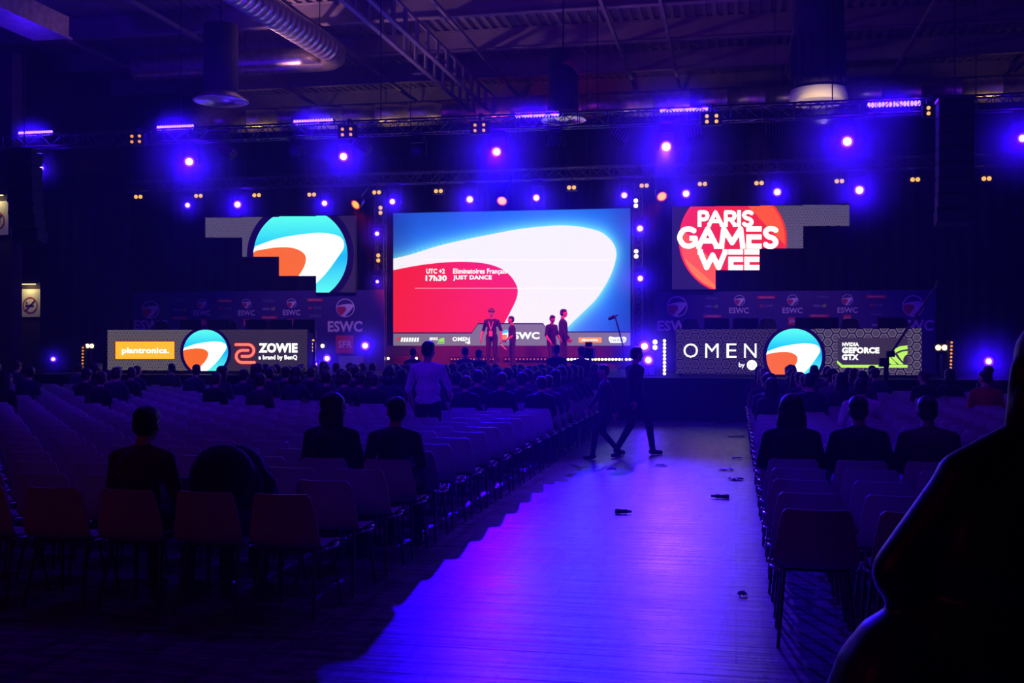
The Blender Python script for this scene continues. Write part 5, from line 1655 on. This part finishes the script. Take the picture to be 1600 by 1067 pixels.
# ------------------------------------------------------------------ all the chairs
SKIP = {('A', 11, 2)}
for row in range(NROW):
    for blk in 'AB':
        for i in range(40):
            x, y = seat_pos(blk, row, i); u, v = to_pix(x, y, .6)
            if not (-60 < u < 1650): break
            if (blk, row, i) in SKIP: continue
            if blk == 'B' and row < 1 and i > 1: continue
            d = -math.sin(YAW) * x + math.cos(YAW) * y
            seats.append((d + .0, blk, row, i, x, y))
seats.sort()
first = True; rest = MB()
pos = {'A': 'big-screen block', 'B': 'red-logo block'}
for n_, (d, blk, row, i, x, y) in enumerate(seats):
    rz = rng.uniform(-.03, .03); x += rng.uniform(-.008, .008); y += rng.uniform(-.012, .012)
    if n_ >= 300:
        R = Matrix.Rotation(rz, 3, 'Z')
        vs = [R @ v.co + Vector((x, y, 0)) for v in me_whole.vertices]
        o_ = len(rest.v); rest.v += [tuple(v) for v in vs]; rest.f += [tuple(k + o_ for k in p.vertices) for p in me_whole.polygons]
        rest.m += [p.material_index for p in me_whole.polygons]; rest.sm += [p.use_smooth for p in me_whole.polygons]
        continue
    occ = 'occupied' if (blk, row, i) in occupied else 'empty'
    rl = 'last row' if row == 0 else '%s row from the back' % ordn(row + 1)
    lab = '%s white plastic chair, %s, %s seat from aisle, %s' % (occ, rl, ordn(i + 1), pos[blk])
    if d < 11.5:
        if first: o = proto; first = False
        else: o = copy_tree(proto)
    else:
        o = bpy.data.objects.new('plastic_chair', me_whole); COL.objects.link(o)
    o.location = (x, y, 0); o.rotation_euler = (0, 0, rz)
    tag(o, lab, 'chair', 'white plastic chairs in rows')
if rest.v:
    tag(rest.build('plastic_chair_rows', [M_shell, M_tube, M_chrome]), 'further rows of white plastic chairs under the crowd by the stage', 'chair', None, 'stuff')

# ------------------------------------------------------------------ litter on the aisle


def litter_bottle(u, v, rz, label, L_=.24, m=None):
    d = EYE * F_PX / (v - CY); k = (u - CX) / F_PX; lat = k * d
    x = -math.sin(YAW) * d + math.cos(YAW) * lat; y = math.cos(YAW) * d + math.sin(YAW) * lat
    t_ = thing('plastic_bottle', label, 'bottle', (x, y, 0))
    R = Matrix.Rotation(rz, 3, 'Z') @ Matrix.Rotation(PI / 2, 3, 'Y')
    b_ = MB(); b_.lathe([(0, -L_ * .5), (.022, -L_ * .5), (.026, -L_ * .42), (.024, -L_ * .1), (.020, 0), (.025, L_ * .1), (.023, L_ * .18), (.011, L_ * .36)], (x, y, .027), 16, 0, R)
    b_.build('bottle_body', m or mat('bottle_dark', (.05, .05, .06), .25), t_)
    b_ = MB(); b_.lathe([(.013, L_ * .35), (.013, L_ * .5), (0, L_ * .5)], (x, y, .027), 14, 0, R); b_.build('bottle_cap', M_black, t_)


def litter_scrap(u, v, w, h, rz, label, name='paper_scrap', m=None):
    d = EYE * F_PX / (v - CY); k = (u - CX) / F_PX; lat = k * d
    x = -math.sin(YAW) * d + math.cos(YAW) * lat; y = math.cos(YAW) * d + math.sin(YAW) * lat
    b_ = MB(); n = 6; vs = []; r_ = random.Random(int(u * 7 + v))
    for j in range(n + 1):
        for i in range(n + 1): vs.append(((i / n - .5) * w, (j / n - .5) * h, .006 + .03 * r_.random() * (1 if 0 < i < n else .5)))
    fs = [(j * (n + 1) + i, j * (n + 1) + i + 1, (j + 1) * (n + 1) + i + 1, (j + 1) * (n + 1) + i) for j in range(n) for i in range(n)]
    nv = len(vs); b_.add(vs + [(a, b2, max(.001, c2 - .003)) for a, b2, c2 in vs], fs + [tuple(q + nv for q in reversed(f)) for f in fs], 0, True)
    o = b_.build(name, m or mat('dark_wrapper', (.03, .03, .04), .5)); o.location = (x, y, 0); o.rotation_euler = (0, 0, rz)
    tag(o, label, 'litter')


litter_bottle(974, 803, .1, 'dark bottle lying mid-aisle, the one closest to the camera', .17)
litter_bottle(1125, 779, 3.0, 'dark bottle lying near the red-logo block chairs in the aisle', .20)
litter_bottle(1131, 662.5, 0.0, 'dark bottle lying at the stage end of the aisle', .34)
litter_scrap(1150, 683, .32, .16, .2, 'dark crumpled wrapper on the aisle near the stage end bottle')
litter_scrap(1134, 735, .20, .08, .1, 'flat dark wrapper on the aisle beside the red-logo block')
litter_scrap(1150, 750, .17, .12, .5, 'small crumpled wrapper against the red-logo block chair legs')
litter_scrap(1033, 728, .16, .08, -.1, 'small dark scrap in the middle of the aisle')
litter_scrap(1160, 931, .06, .05, .3, 'tiny dark scrap on the aisle close to the camera')
litter_scrap(955, 733, .14, .05, .2, 'pale paper slip behind the walking pair', m=mat('pale_paper', (.7, .7, .7), .7))
litter_scrap(1152, 717, .16, .03, .1, 'thin pale paper strip beside the red-logo block', m=_mats['pale_paper'])
